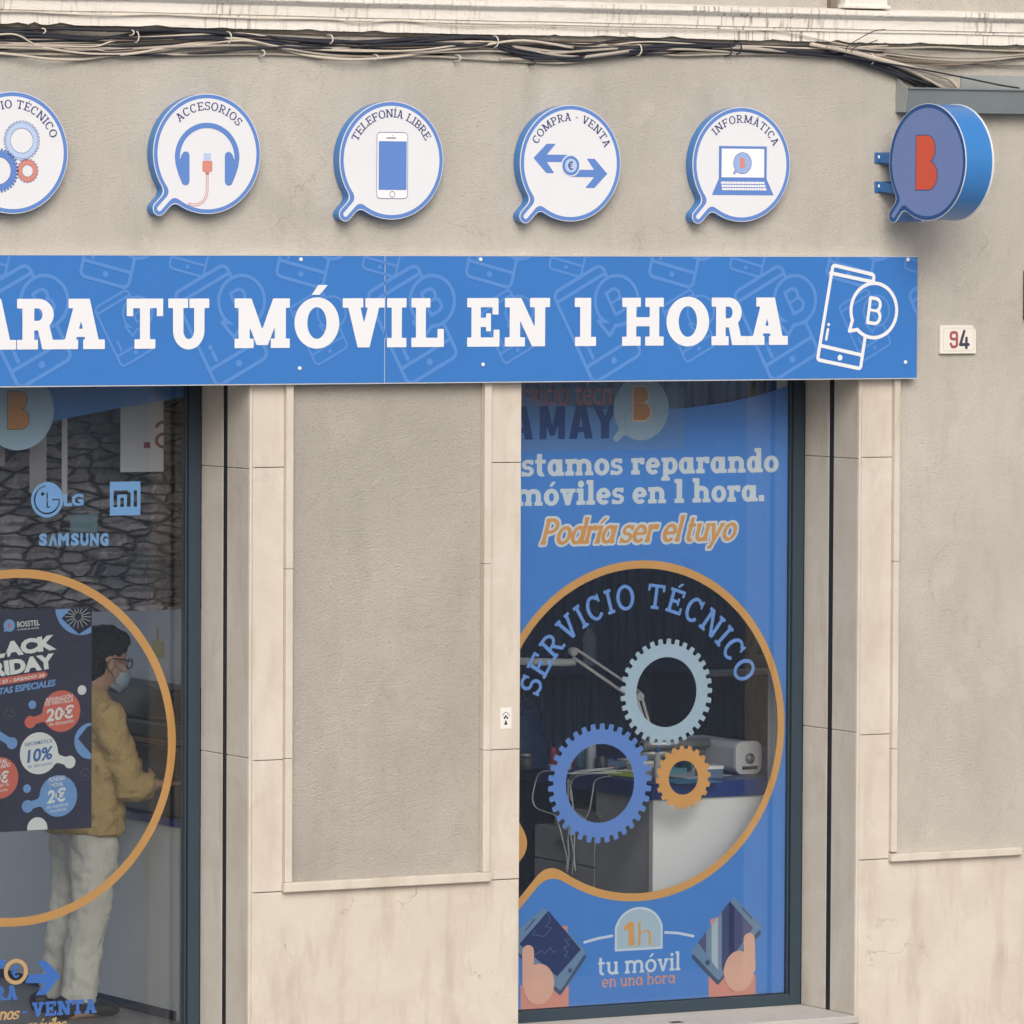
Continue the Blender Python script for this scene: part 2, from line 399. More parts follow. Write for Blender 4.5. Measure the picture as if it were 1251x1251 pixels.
# ------------------------------------------------------------------ slab lettering (cap height 1)
def glyph(ch, w=.2, t=.17, e=.1):
    """returns (shape, width)"""
    acc = {'É': 'E', 'Í': 'I', 'Á': 'A', 'Ó': 'O', 'ó': 'o', 'í': 'ı', 'é': 'e'}
    if ch in acc:
        g, W = glyph(acc[ch], w, t, e); y = 1.07 if ch.isupper() else .78; c = W/2
        return U(g, sd_poly([(c-.09-t*.1, y), (c-.09+t*.75, y), (c+.12+t*.55, y+.2), (c+.10-t*.4, y+.2)])), W
    Rr = rect
    def stem(x, y0=0, y1=1, bl=1, br=1, tl=1, tr=1):
        o = [Rr(x, y0, x+w, y1)]
        if bl or br: o.append(Rr(x-e*bl, y0, x+w+e*br, y0+t))
        if tl or tr: o.append(Rr(x-e*tl, y1-t, x+w+e*tr, y1))
        return o
    X = .68                                        # x height
    if ch == 'I': return U(stem(e)), w+2*e
    if ch == 'H':
        W = .62+w+2*e*.9; return U(stem(e), stem(W-e-w), Rr(e, .5-t/2, W-e, .5+t/2)), W
    if ch == 'N':
        W = .56+w+2*e; return U(stem(e, tr=0), stem(W-e-w*.85, bl=0, br=0), sd_poly([(e, 1), (e+w*1.1, 1), (W-e, 0), (W-e-w*1.1, 0)])), W
    if ch == 'M':
        W = .78+w+2*e; c = W/2
        return U(stem(e, tr=0), stem(W-e-w, tl=0), sd_poly([(e, 1), (e+w*1.15, 1), (c+w*.5, .06), (c-w*.5, .06)]), sd_poly([(W-e, 1), (W-e-w*1.15, 1), (c-w*.5, .06), (c+w*.5, .06)])), W
    if ch == 'T':
        W = .6+w+e*.6; c = W/2
        return U(Rr(0, 1-t, W, 1), Rr(0, 1-t-.16, t*.85, 1), Rr(W-t*.85, 1-t-.16, W, 1), Rr(c-w/2, 0, c+w/2, 1), Rr(c-w/2-e*1.2, 0, c+w/2+e*1.2, t)), W
    if ch in 'EF':
        W = .48+w+e
        o = stem(e, br=(1 if ch == 'F' else 0), tr=0)+[Rr(e, 1-t, W, 1), Rr(W-t*.85, 1-t-.15, W, 1), Rr(e, .5-t/2, W*.76, .5+t/2), Rr(W*.76-t*.7, .5-t*.5-.09, W*.76, .5+t*.5+.09)]
        if ch == 'E': o += [Rr(e, 0, W+.03, t), Rr(W+.03-t*.85, 0, W+.03, t+.16)]
        return U(o), W+.03
    if ch == 'L':
        W = .46+w+e; return U(stem(e, br=0), Rr(e, 0, W, t), Rr(W-t*.85, 0, W, t+.18)), W
    if ch == 'O': W = .72+w*.8; return ering(W/2, .5, W/2, .52, w*1.05, t*1.05), W
    if ch in 'CG':
        W = .66+w*.7; o = [rs(W/2, .5, W/2, .52, 42, 320, w*1.05, t*1.05), Rr(W*.91-t*.6, .66, W*.91+t*.1, 1.0)]
        if ch == 'G': o += [Rr(W*.5, .38, W*.98, .38+t), Rr(W*.9-w*.7, .05, W*.9, .5)]
        return U(o), W
    if ch == 'S':
        W = .52+w*.7; r1 = .25+t/4+.01; r2 = .25+t/4+.01
        return U(rs(W/2, 1.01-r1, W/2*.95, r1, 28, 262, w*.95, t), rs(W/2, r2-.01, W/2, r2, 98, -152, w*.95, t),
                 sd_poly([(W*.5, .5+t/2), (W*.42, .5+t/2), (W*.5, .5-t/2), (W*.58, .5-t/2)]), Rr(W*.95-t*.75, .70, W*.95, 1.0), Rr(0, 0, t*.75, .3)), W
    if ch in 'PRB':
        W = .55+w*.5+e; o = stem(e, br=(1 if ch == 'P' else .7 if ch == 'R' else 0), tr=0); m = .47 if ch != 'B' else .5
        ry = (1-m+t/2)/2; x0 = e+w+.08; rx = W-x0
        o += [Rr(e, 1-t, x0+.01, 1), Rr(e, m-t/2, x0+.01, m+t/2), rs(x0, 1-ry, rx*.97, ry, 90, -90, w*.95, t)]
        if ch == 'B': ry2 = (m+t/2)/2; o += [Rr(e, 0, x0+.01, t), rs(x0, ry2, rx*1.06, ry2, 90, -90, w*.95, t)]
        if ch == 'R':
            o += [sd_poly([(x0-.02, m), (x0-.02+w*1.05, m), (W+e*.2, 0), (W+e*.2-w*1.1, 0)]), Rr(W-w*.9, 0, W+e*1.15, t)]; W += e
        return U(o), W
    if ch == 'D':
        W = .62+w*.6+e; x0 = e+w+.05
        return U(stem(e, br=0, tr=0), Rr(e, 1-t, x0+.01, 1), Rr(e, 0, x0+.01, t), rs(x0, .5, W-x0, .5, 90, -90, w*1.05, t)), W
    if ch == 'A':
        W = .68+w*.9; c = W/2+.02
        return U(sd_poly([(e*.7, 0), (e*.7+w*.85, 0), (c+w*.35, 1), (c-w*.55, 1)]), sd_poly([(W-e*.7-w*1.05, 0), (W-e*.7, 0), (c+w*.55, 1), (c-w*.5, 1)]),
                 Rr(0, 0, e*1.6+w*.8, t), Rr(W-e*1.6-w*.95, 0, W, t), Rr(W*.28, .3-t*.3, W*.74, .3+t*.55), Rr(c-w*.5-e*1.3, 1-t, c+w*.2, 1)), W
    if ch == 'V':
        W = .66+w*.9; c = W/2
        return U(sd_poly([(e*.6, 1), (e*.6+w*1.05, 1), (c+w*.5, 0), (c-w*.5, 0)]), sd_poly([(W-e*.6-w*.95, 1), (W-e*.6, 1), (c+w*.5, 0), (c-w*.5, 0)]),
                 Rr(0, 1-t, e*1.6+w, 1), Rr(W-e*1.6-w*.9, 1-t, W, 1)), W
    if ch == 'Y':
        W = .66+w*.9; c = W/2
        return U(sd_poly([(e*.6, 1), (e*.6+w*1.05, 1), (c+w*.5, .42), (c-w*.5, .42)]), sd_poly([(W-e*.6-w, 1), (W-e*.6, 1), (c+w*.5, .42), (c-w*.5, .42)]), Rr(c-w/2, 0, c+w/2, .46),
                 Rr(0, 1-t, e*1.6+w, 1), Rr(W-e*1.6-w, 1-t, W, 1), Rr(c-w/2-e, 0, c+w/2+e, t)), W
    if ch == 'U':
        W = .58+w+e*1.4; x1 = W-e-w; cx = W/2; rx = cx-e
        return U(Rr(e, .34, e+w, 1), Rr(x1, .34, x1+w, 1), rs(cx, .36, rx, .38, 180, 360, w, t*1.1), Rr(0, 1-t, e*2+w, 1), Rr(x1-e, 1-t, W, 1)), W
    if ch == '1': return U(Rr(e*1.2, 0, e*1.2+w*1.1, 1), Rr(0, 1-t, e*1.2+w, 1), Rr(e*.1, 0, e*2.3+w*1.1, t)), e*2.4+w*1.1
    if ch == '-': return Rr(.05, .42, .35, .42+t), .4
    if ch == '.': return Rr(0, 0, w*1.1, w*1.1), w*1.2
    # lower case
    if ch == 'o': W = .56+w*.6; return ering(W/2, X/2, W/2, X/2+.015, w, t), W
    if ch == 'e':
        W = .54+w*.6; return U(rs(W/2, X/2, W/2, X/2+.015, 0, 318, w, t), Rr(w*.5, X/2-t*.42, W-w*.35, X/2+t*.42)), W
    if ch == 'a':
        W = .52+w*.7; return U(ering(W/2-w*.12, X/2, W/2-w*.12, X/2+.015, w, t), Rr(W-w, 0, W, X), Rr(W-w, 0, W+e, t*.9), Rr(W-w*1.3, X-t*.8, W, X)), W+e
    if ch == 'd':
        W = .52+w*.7; return U(ering(W/2-w*.12, X/2, W/2-w*.12, X/2+.015, w, t), Rr(W-w, 0, W, 1.02), Rr(W-w, 0, W+e, t*.9), Rr(W-w-e, 1.02-t, W, 1.02)), W+e
    if ch == 'p':
        W = .52+w*.7+e; return U(ering(W-(W-e)/2, X/2, (W-e)/2, X/2+.015, w, t), Rr(e, -.28, e+w, X), Rr(0, -.28, 2*e+w, -.28+t*.9), Rr(0, X-t*.9, e+w, X)), W
    if ch in 'nhm':
        hw = .36+w*.35; top = 1.02 if ch == 'h' else X; n = 2 if ch == 'm' else 1
        o = stem(e, 0, top, tr=0); x = e
        for k in range(n):
            cx = x+w/2+hw/2; o += [rs(cx, X-.26, hw/2+w/2, .275, 0, 180, w, t*1.1), Rr(x+hw, 0, x+hw+w, X-.25), Rr(x+hw-e*.7, 0, x+hw+w+e*(1 if k == n-1 else .4), t*.9)]; x += hw
        return U(o), x+w+e
    if ch == 'u':
        hw = .36+w*.35; W = e+hw+w+e
        return U(Rr(e, .25, e+w, X), rs(e+w/2+hw/2, .26, hw/2+w/2, .275, 180, 360, w, t*1.1), Rr(e+hw, 0, e+hw+w, X), Rr(0, X-t*.9, e+w, X), Rr(e+hw-e*.8, X-t*.9, e+hw+w, X), Rr(e+hw, 0, W, t*.9)), W
    if ch == 'r':
        return U(stem(e, 0, X, tr=0), rs(e+w+.14, X-.2, .2+w*.3, .215, 50, 170, w*.9, t*1.1), Rr(e+w+.1, X-t*1.5, e+w+.3, X)), e+w+.31
    if ch in 'iı':
        o = stem(e, 0, X, tr=0)
        if ch == 'i': o.append(circ(e+w*.5, .86, w*.62))
        return U(o), w+2*e
    if ch == 'l': return U(stem(e, 0, 1.02, tr=0)), w+2*e
    if ch == 't':
        return U(Rr(e, .14, e+w, .92), Rr(0, X-t*.9, e*1.6+w+.12, X), rs(e+w/2+.13, .18, .13+w/2, .195, 180, 300, w, t)), e+w+.2
    if ch == 's':
        g, W = glyph('S', w*1.05, t*1.25, e); return xform(g, .82, X), W*.82
    if ch == 'v':
        W = .52+w*.8; c = W/2
        return U(sd_poly([(e*.5, X), (e*.5+w, X), (c+w*.45, 0), (c-w*.45, 0)]), sd_poly([(W-e*.5-w, X), (W-e*.5, X), (c+w*.45, 0), (c-w*.45, 0)]),
                 Rr(0, X-t*.9, e*1.3+w, X), Rr(W-e*1.3-w, X-t*.9, W, X)), W
    if ch == 'y':
        g, W = glyph('v', w, t, e); c = W/2
        return U(g, sd_poly([(c-w*.4, .1), (c+w*.5, .1), (c-.1+w*.3, -.3), (c-.1-w*.6, -.3)]), Rr(c-.1-w*.6-e, -.3, c-.1+w*.3, -.3+t*.8)), W
    return Rr(0, 0, .01, .01), .3
def layout(txt, w=.2, t=.17, e=.1, gap=.06, space=.34):
    out = []; x = 0
    for ch in txt:
        if ch == ' ': x += space; continue
        g, W = glyph(ch, w, t, e); out.append((g, x, W)); x += W+gap
    return out, x-gap
def text_line(txt, x0, x1, z, h, w=.2, t=.17, e=.1, gap=.06, space=.34, shear=0, rise=0.0):
    """shapes of a line of lettering from x0 to x1 on baseline z with cap height h"""
    L, W = layout(txt, w, t, e, gap, space); k = (x1-x0)/W; a = math.atan(rise)
    return [xform(xform(g, 1, 1, 0, x, 0), k, h, a, x0, z, shear) for g, x, _ in L]
def text_arc(txt, cx, cz, r, a0, a1, h, w=.12, t=.1, e=.08, gap=.1, space=.45, squeeze=1.0):
    """letters on a circle of baseline radius r; a0,a1 centre angles of first and last letter (degrees)"""
    L, W = layout(txt, w, t, e, gap, space); c0 = L[0][1]+L[0][2]/2; c1 = L[-1][1]+L[-1][2]/2; out = []
    for g, x, gw in L:
        a = rad(a0+(a1-a0)*((x+gw/2-c0)/(c1-c0)))
        out.append(xform(xform(g, 1, 1, 0, -gw/2, 0), h*squeeze, h, a-pi/2, cx+r*math.cos(a), cz+r*math.sin(a)))
    return out
def sans(name, txt, x0, x1, z0, z1, xf, mat, parent, bold=0.0, shear=0.0, rise=0.0):
    """plain lettering fitted to a box, made with the built-in font"""
    c = bpy.data.curves.new('txt', 'FONT'); c.body = txt; c.offset = bold; c.resolution_u = 3; c.shear = shear; c.fill_mode = 'FRONT'
    o = bpy.data.objects.new('txt', c); COL.objects.link(o)
    dg = bpy.context.evaluated_depsgraph_get(); me = bpy.data.meshes.new_from_object(o.evaluated_get(dg))
    P = [v.co.copy() for v in me.vertices]; F = [tuple(p.vertices) for p in me.polygons]
    bpy.data.objects.remove(o); bpy.data.curves.remove(c); bpy.data.meshes.remove(me)
    xs = [p.x for p in P]; ys = [p.y for p in P]; ax, bx, ay, by = min(xs), max(xs), min(ys), max(ys)
    mb = MB(); q = []
    for p in P:
        u = x0+(p.x-ax)/(bx-ax)*(x1-x0); v = z0+(p.y-ay)/(by-ay)*(z1-z0); q.append(xf(u-rise*(v-z0), v+rise*(u-x0)))
    mb.add(q, F)
    return mb.build(name, mat, parent, recalc=False)
# logo shapes -------------------------------------------------------------
def magnifier(cx, cz, r):
    a = rad(226); ca, sa = math.cos(a), math.sin(a)
    return smin(circ(cx, cz, r), cap([(cx+.8*r*ca, cz+.8*r*sa), (cx+1.275*r*ca, cz+1.275*r*sa)], .118*r), .13*r)
def bshape(cx, cz, h, wr=.6):
    """solid letter with two bumps and no holes"""
    W = h*wr; x0 = cx-W/2; z0 = cz-h/2; r1 = .24*h
    def lobe(za, zb, xr, r_):
        return U(rect(x0, za, xr-r_, zb), rrect(x0, za, xr, zb, r_*.999))
    return U(lobe(z0+.5*h, z0+h, x0+W*.9, .235*h), lobe(z0, z0+.535*h, x0+W, .255*h))
def gear(cx, cz, R, ri, n, depth=.1, phase=0.0):
    P = []
    for k in range(n):
        for fr, rr in ((-.24, R), (.24, R), (.30, R*(1-depth)), (.70, R*(1-depth))):
            P.append((cx+rr*math.cos(2*pi*(k+fr+phase)/n), cz+rr*math.sin(2*pi*(k+fr+phase)/n)))
    return sub(sd_poly(P), circ(cx, cz, ri))
def euro(cx, cz, h, w=.16):
    W = .8; g = U(rs(.5, .5, .42, .5, 45, 315, w, w*.9), rect(0, .56, .62, .56+w*.6), rect(0, .36, .58, .36+w*.6))
    return xform(g, h*.85, h, 0, cx-h*.4, cz-h/2)
def arrow(cx, cz, L, H, flip=1, th=.135):
    """chevron headed arrow, tip to the left when flip=1; L length, H head height"""
    P = [(-1, 0), (-.56, .5), (-.27, .5), (-.55, th), (0, th), (0, -th), (-.55, -th), (-.27, -.5), (-.56, -.5)]
    return sd_poly([(cx+flip*L*x, cz+H*y*flip) for x, y in P])
def bubble_icon(cx, cz, s, ang, lw):
    """phone with a speech bubble, drawn in outline; s = phone height"""
    ph = rrect(-.31, -.5, .31, .5, .07); bub = U(circ(.30, .10, .245), sd_poly([(.02, .02), (.07, -.17), (.22, -.09)]))
    bb = bshape(.30, .10, .24, .62)
    g = U(sub(line(ph, lw), bub), sub(U(cap([(-.3, .4), (.3, .4)], lw), cap([(-.3, -.32), (.3, -.32)], lw)), bub), circ(0, -.41, .035),
          cap([(-.2, -.13), (-.2, -.13)], .025), cap([(-.2, -.18), (-.2, -.27)], .02), line(bub, lw), line(bb, lw*.95))
    return xform(g, s, s, ang, cx, cz)

# ================================================================== ground
m_pave = stone('paving', (.30, .28, .26), (.26, .245, .23), .6, .3)
m_road = plain('asphalt', (.165, .20, .245), .9, .25, 3, .2, bump=.4, bscale=90)
ZG = -0.35
tag(MB().box(-30, -3.2, ZG-.3, 30, .5, ZG).build('pavement', m_pave), kind='structure')
tag(MB().add([(-300, -300, ZG-.13), (300, -300, ZG-.13), (300, 300, ZG-.13), (-300, 300, ZG-.13)], [(0, 1, 2, 3)]).build('road', m_road), kind='structure')

# ================================================================== the building
m_wall = stucco('painted stucco', (.495, .476, .428), 1.3, .42, .55)
m_panel = stucco('rough stucco', (.43, .412, .37), 1.6, .0, .42, pit=.34)
m_upper = stucco('upper stucco', (.44, .37, .30), .9, .4, .5)
m_stone = stone('cream stone', (.62, .583, .52), (.545, .498, .43), .75, .3)
m_jamb = stone('weathered jamb stone', (.58, .56, .52), (.50, .47, .42), .8, .35)
m_plinth = stone('cream render plinth', (.62, .585, .522), (.535, .493, .428), 1.0, .35, .5)
m_trim = stone('pale stone trim', (.63, .595, .53), (.55, .51, .44), .65, .3)
m_groove = plain('dark guide', (.012, .014, .022), .55)
m_joint = plain('joint mortar', (.24, .21, .17), .95)
m_marble = stone('grey marble', (.50, .49, .47), (.42, .415, .41), .35, .05)
m_frame = plain('blue grey aluminium', srgb(48, 63, 76), .42, .06, 3, .4)
m_dark = plain('dark interior paint', (.025, .038, .08), .9, .2)
m_navy = plain('navy wall', (.045, .095, .20), .8, .25, 3)
m_grey = plain('grey wall paint', (.58, .60, .61), .8, .06)
m_white = plain('white paint', (.78, .78, .76), .6, .03)
m_floor = plain('grey floor', (.22, .22, .23), .45, .15, 3)
m_ceil = plain('ceiling', (.55, .55, .55), .9)

def cornice_mat():
    t = NT('weathered white cornice')
    c = (.83, .81, .75)
    a = t.noise(t.map((2.5, 8, 18)), 1.2, 8, .65)
    col = t.mix(t.ramp(a, .35, .7), c, (.76, .73, .66))
    streak = t.noise(t.map((70, 70, 2.5)), 1, 3, .5)
    area = t.ramp(t.noise(t.map((1.1, 0, 0), (.3, 0, 0)), 1, 2), .44, .58)
    col = t.mix(t.math('MULTIPLY', t.math('MULTIPLY', t.ramp(streak, .54, .66), area), .75), col, (.22, .19, .15))
    g = t.ramp(t.noise(t.map((5, 30, 60)), 1, 7, .7), .55, .72)
    col = t.mix(t.math('MULTIPLY', g, .5), col, (.36, .32, .26))
    pl = t.ramp(t.noise(t.map((9, 9, 20), (2, 1, 4)), 1, 6, .6), .69, .71)
    col = t.mix(t.math('MULTIPLY', pl, .7), col, (.40, .31, .24))
    nb = t.bump(t.noise(t.map((20, 20, 50)), 1, 7, .7), .5, .006)
    return t.fin(col, .8, nb, .25)
m_corn = cornice_mat()

bld = empty('shop_building', (0, 0.2, 0), 'old beige stucco shop building with cream stone pilasters and a peeling white cornice', 'building')
XL, XR = -4.6, 4.6
A0, A1 = -4.3, -1.248          # left opening
B0, B1 = .041, 1.7305          # right opening
ZT = 2.80; ZP = .648
wl = MB()
wl.box(XL, 0, ZT-.03, XR, .5, 4.5)
wl.box(1.905, 0, ZP, XR, .5, ZT-.03)
wl.box(XL, 0, ZP, A0, .5, ZT-.03)
wl.build('wall', m_wall, bld)
MB().box(XL, .012, 4.351, XR, .45, 6.2).build('upper_wall', m_upper, bld)
# pier cores behind the stone (mortar shows in the joints)
for a, b in ((A1+.03, B0-.03), (B1+.03, 1.9), (A0-.2, A0-.03)): MB().box(a, .03, ZG, b, .43, ZT-.035).build('pier_core', m_joint, bld)
# stucco panel between the windows
MB().box(-1.06, .010, ZP+.03, -.13, .029, ZT-.032).build('stucco_panel', m_panel, bld)
# pilasters, slabs with open joints
G = .0015
def slabs(x0, x1, zs, y0=-.004, y1=.029, name='pilaster', mat=m_stone):
    mb = MB()
    for a, b in zip(zs[:-1], zs[1:]): mb.box(x0, y0, a+G, x1, y1, b-G)
    return mb.build(name, mat, bld, bevel=.0022)
J1, J2, J3 = 2.405, 1.195, ZP
slabs(A1+.016, -1.087, [J3, J2, J1, ZT-.032]); slabs(-.113, B0-.0, [J3, J2+.003, J1+.004, ZT-.032]); slabs(B1+.016, 1.9045, [J3, J2, J1, ZT-.032])
# rounded arris bead down the jamb corner
for x in (A1, B1):
    mb = MB(); mb.box(x, -.009, ZG+.3, x+.0135, .0, ZT-.033); mb.build('corner_bead', m_trim, bld, bevel=.004, segs=3)
MB().box(B0-.0, .0, ZG, B0+.001, .4, ZT-.04).build('reveal', m_jamb, bld)
# jamb stones on either side of the shutter guide slot
ya, yb = .195, .232
for x in (A1, B1):
    for y0, y1, nm in ((.0005, ya, 'jamb_stone'), (yb, .43, 'jamb_stone')):
        mb = MB(); zz = [-.03 if x == B1 else ZG, J2+.012, J1-.005, ZT-.034]
        for a, b in zip(zz[:-1], zz[1:]): mb.box(x, y0, a+G*.7, x+.03, y1, b-G*.7)
        mb.build(nm, m_jamb, bld, bevel=.003)
    MB().box(x+.0015, ya+.001, -.03 if x == B1 else ZG, x+.029, yb-.001, ZT-.034).build('shutter_guide', m_groove, bld)  # black fill set nearly flush; the slot's dark depth is painted in
# raised strips round the stucco panels
def strip(x0, x1, zs):
    mb = MB()
    for a, b in zip(zs[:-1], zs[1:]): mb.box(x0, -.026, a+.0008, x1, .01, b-.0008)
    return mb.build('moulding', m_trim, bld, bevel=.003)
strip(-1.0865, -1.053, [ZP+.037, 1.2, 1.985, ZT-.033]); strip(-.147, -.113, [ZP+.037, 1.2, 1.985, ZT-.033]); strip(1.9045, 1.934, [ZP+.03, 1.13, 1.95, ZT-.033])
MB().box(-1.094, -.034, ZP-.002, -.108, .01, ZP+.037).build('ledge', m_trim, bld, bevel=.004)
MB().box(1.901, -.034, ZP-.012, 2.592, .0, ZP+.022).build('ledge', m_trim, bld, bevel=.004)
# plinth
for a, b in ((A1+.016, B0), (B1+.016, XR), (XL, A0)): MB().box(a, -.0042, ZG, b, .029, ZP-G*1.4).build('plinth', m_plinth, bld, bevel=.003)
# marble sill
MB().box(B0-.0, -.022, -.065, B1+.014, .44, -.03).build('window_sill', m_marble, bld, bevel=.006, segs=3)
MB().box(B0, .0, ZG, B1+.016, .44, -.066).build('apron', m_plinth, bld)
MB().box(A0, .1, ZG, A1, .6, -.03).build('threshold', m_marble, bld, bevel=.006)
# cornice: profile swept along the wall with a flaked lower edge
prof = [(0, 4.204), (-.033, 4.204), (-.034, 4.2455), (-.043, 4.249), (-.044, 4.258), (-.05, 4.262), (-.053, 4.299), (-.056, 4.303), (-.066, 4.309), (-.079, 4.319), (-.081, 4.323), (-.081, 4.341), (-.02, 4.350), (0, 4.350)]
mb = MB(); nx = 620; vs = []
rng = random.Random(3); jag = 0
chip = [0]*(nx+1)
for _ in range(46):
    c = rng.randrange(nx); wd = rng.randrange(1, 5); hh = rng.uniform(.002, .011)
    for k in range(-wd, wd+1):
        if 0 <= c+k <= nx: chip[c+k] = max(chip[c+k], hh*(1-abs(k)/(wd+1)))
for i in range(nx+1):
    x = XL+(XR-XL)*i/nx; wv = .0015*math.sin(x*3.1)+.001*math.sin(x*9.7)
    for k, (y, z) in enumerate(prof):
        zz = z+wv*.6
        if k in (0, 1): zz += chip[i]+rng.uniform(-.0008, .0008)
        vs.append((x, y+rng.uniform(-.0006, .0006)*(k not in (0, 13)), zz))
n = len(prof)
mb.add(vs, [(i*n+k, i*n+k+1, (i+1)*n+k+1, (i+1)*n+k) for i in range(nx) for k in range(n-1)])
mb.build('cornice', m_corn, bld)
# foot of the upstairs window surround
x0, _ = at(1033, 4, -.07); x1, _ = at(1084.5, 4, -.07)
MB().box(x0, -.07, 4.349, x1, .02, 6.0).box(x0-.012, -.078, 4.349, x1+.012, .02, 4.364).build('window_surround', m_corn, bld, bevel=.004)
MB().box(x0-.05, -.03, 4.35, x0-.013, .02, 4.46).build('surround_stub', plain('dirty stub', (.20, .17, .14), .9, .2, 20), bld, bevel=.004)

slx = at(826, 1246, .15)[0]
MB().box(slx-.028, .13, -.0301, slx+.028, .17, -.0285).build('sill_mark', m_groove, bld)  # thin dark mark on top of the sill
# ---------------------------------------------------------------- room behind the glass (part of the building)
MB().box(XL, .50, -.08, XR, 4.6, .05).build('floor', m_floor, bld)
MB().box(-2.7, .5, 2.95, XR, 1.0, 3.05).build('ceiling', m_ceil, bld)   # stops short: open roof behind and left is added to let sky light in
MB().box(XL, 4.5, .05, XR, 4.6, 2.95).build('back_wall', m_grey, bld)
MB().box(-1.06, .52, .05, -.98, 4.5, 2.95).build('partition', m_grey, bld)
MB().box(3.4, .5, .05, 3.5, 4.5, 2.95).build('side_wall', m_dark, bld)
nav = MB(); nav.box(-.978, 2.55, .05, 3.4, 2.62, 2.95)
for k in range(60):                                       # hanging fabric pleats
    x = .2+k*.05+.012*math.sin(k*2.3); nav.tube([(x, 2.53, .06), (x, 2.53, 2.94)], .020+.006*math.sin(k*1.7), 6)
nav.build('backdrop', m_navy, bld)
# added masonry wall indoors, standing in for stonework reflected in the glass
def stonewall():
    t = NT('rough dark masonry')
    v = t.map((1, 1, 1)); n1 = t.noise(t.g, 6, 9, .72)
    nz = t.n('ShaderNodeTexNoise'); nz.inputs['Scale'].default_value = 5; nz.inputs['Detail'].default_value = 6; t.l(t.g, nz.inputs['Vector'])
    sc = t.n('ShaderNodeVectorMath', operation='SCALE'); sc.inputs['Scale'].default_value = .055; t.l(nz.outputs['Color'], sc.inputs[0])
    ad = t.n('ShaderNodeVectorMath', operation='ADD'); t.l(t.g, ad.inputs[0]); t.l(sc.outputs[0], ad.inputs[1])
    mp = t.n('ShaderNodeMapping'); mp.inputs['Scale'].default_value = (6.5, .01, 20); t.l(ad.outputs[0], mp.inputs['Vector'])
    v1 = t.n('ShaderNodeTexVoronoi', feature='F1'); v1.inputs['Scale'].default_value = 1; v1.inputs['Randomness'].default_value = .85; t.l(mp.outputs[0], v1.inputs['Vector'])
    ve = t.n('ShaderNodeTexVoronoi', feature='DISTANCE_TO_EDGE'); ve.inputs['Scale'].default_value = 1; ve.inputs['Randomness'].default_value = .85; t.l(mp.outputs[0], ve.inputs['Vector'])
    sp = t.n('ShaderNodeSeparateColor'); t.l(v1.outputs['Color'], sp.inputs[0])
    col = t.mix(sp.outputs[0], (.17, .168, .18), (.42, .40, .40))
    col = t.mix(t.ramp(n1, .35, .68), col, (.21, .205, .215))
    col = t.mix(t.ramp(n1, .56, .72), col, (.46, .44, .44))
    edge = t.ramp(ve.outputs['Distance'], .0, .10, (1, 1, 1, 1), (0, 0, 0, 1))
    col = t.mix(edge, col, (.06, .057, .058))
    col = t.mix(t.ramp(t.noise(t.map((1, 1, 2.2)), 1.5, 5), .52, .68), col, (.075, .08, .10))
    nb = t.bump(t.math('ADD', n1, t.math('MULTIPLY', edge, -.8)), 1, .04)
    return t.fin(col, .9, nb, .1)
m_masonry = stonewall()
zb = at(100, 742, .75)[1]
mb = MB(); rng = random.Random(11)
xa, xb_ = -2.75, -1.062; NX, NZ = 110, 60; vs = []
for j in range(NZ+1):
    for i in range(NX+1):
        row = j//3; dx = rng.uniform(-.006, .006)
        d = .014*math.sin(i*.9+row*2.2)*math.sin(row*1.7+i*.23)+rng.uniform(-.007, .007)-(.018 if j % 3 == 0 else 0)
        vs.append((xa+(xb_-xa)*i/NX, 0.75-d, zb+(2.95-zb)*j/NZ))
mb.add(vs, [(j*(NX+1)+i, j*(NX+1)+i+1, (j+1)*(NX+1)+i+1, (j+1)*(NX+1)+i) for j in range(NZ) for i in range(NX)])
mb.box(xa, .78, zb, xb_, .88, 2.95); mb.box(xa, .735, zb-.02, xb_, .88, zb)
mb.build('mirrored_stonework', m_masonry, bld, recalc=False)

# ================================================================== metal box with the cables
m_zinc = plain('zinc sheet', srgb(132, 142, 146), .55, .16, 5, .5, .35)
m_zinc2 = plain('zinc sheet end', srgb(165, 172, 172), .5, .16, 5, .5, .3)
zx0 = at(1094, 115, 0)[0]; ztop = at(1112, 107, -.09)[1]; zbot = at(1112, 137, -.075)[1]
bx = empty('metal_hood', (zx0+1.2, -.03, zbot), 'dull grey zinc sheet hood over the next doorway, right of the round signs', 'hood')
mb = MB()
mb.prism([(-.092, ztop), (-.072, zbot), (-.002, zbot), (-.002, zbot+.004), (-.068, zbot+.004), (-.086, ztop-.004)], zx0+.004, XR-.2, lambda u, v, w_: (w_, u, v))
mb.box(zx0+.004, -.100, ztop-.005, XR-.2, -.084, ztop+.001)
mb.build('front_sheet', m_zinc, bx)
MB().prism([(-.092, ztop), (-.072, zbot), (-.002, zbot), (-.002, ztop+.05)], zx0, zx0+.004, lambda u, v, w_: (w_, u, v)).build('end_sheet', m_zinc2, bx)
fx = at(1173, 100, 0)[0]
MB().box(fx, -.008, ztop-.02, XR-.2, -.001, at(1200, 92, 0)[1]).build('flashing', m_zinc2, bx)

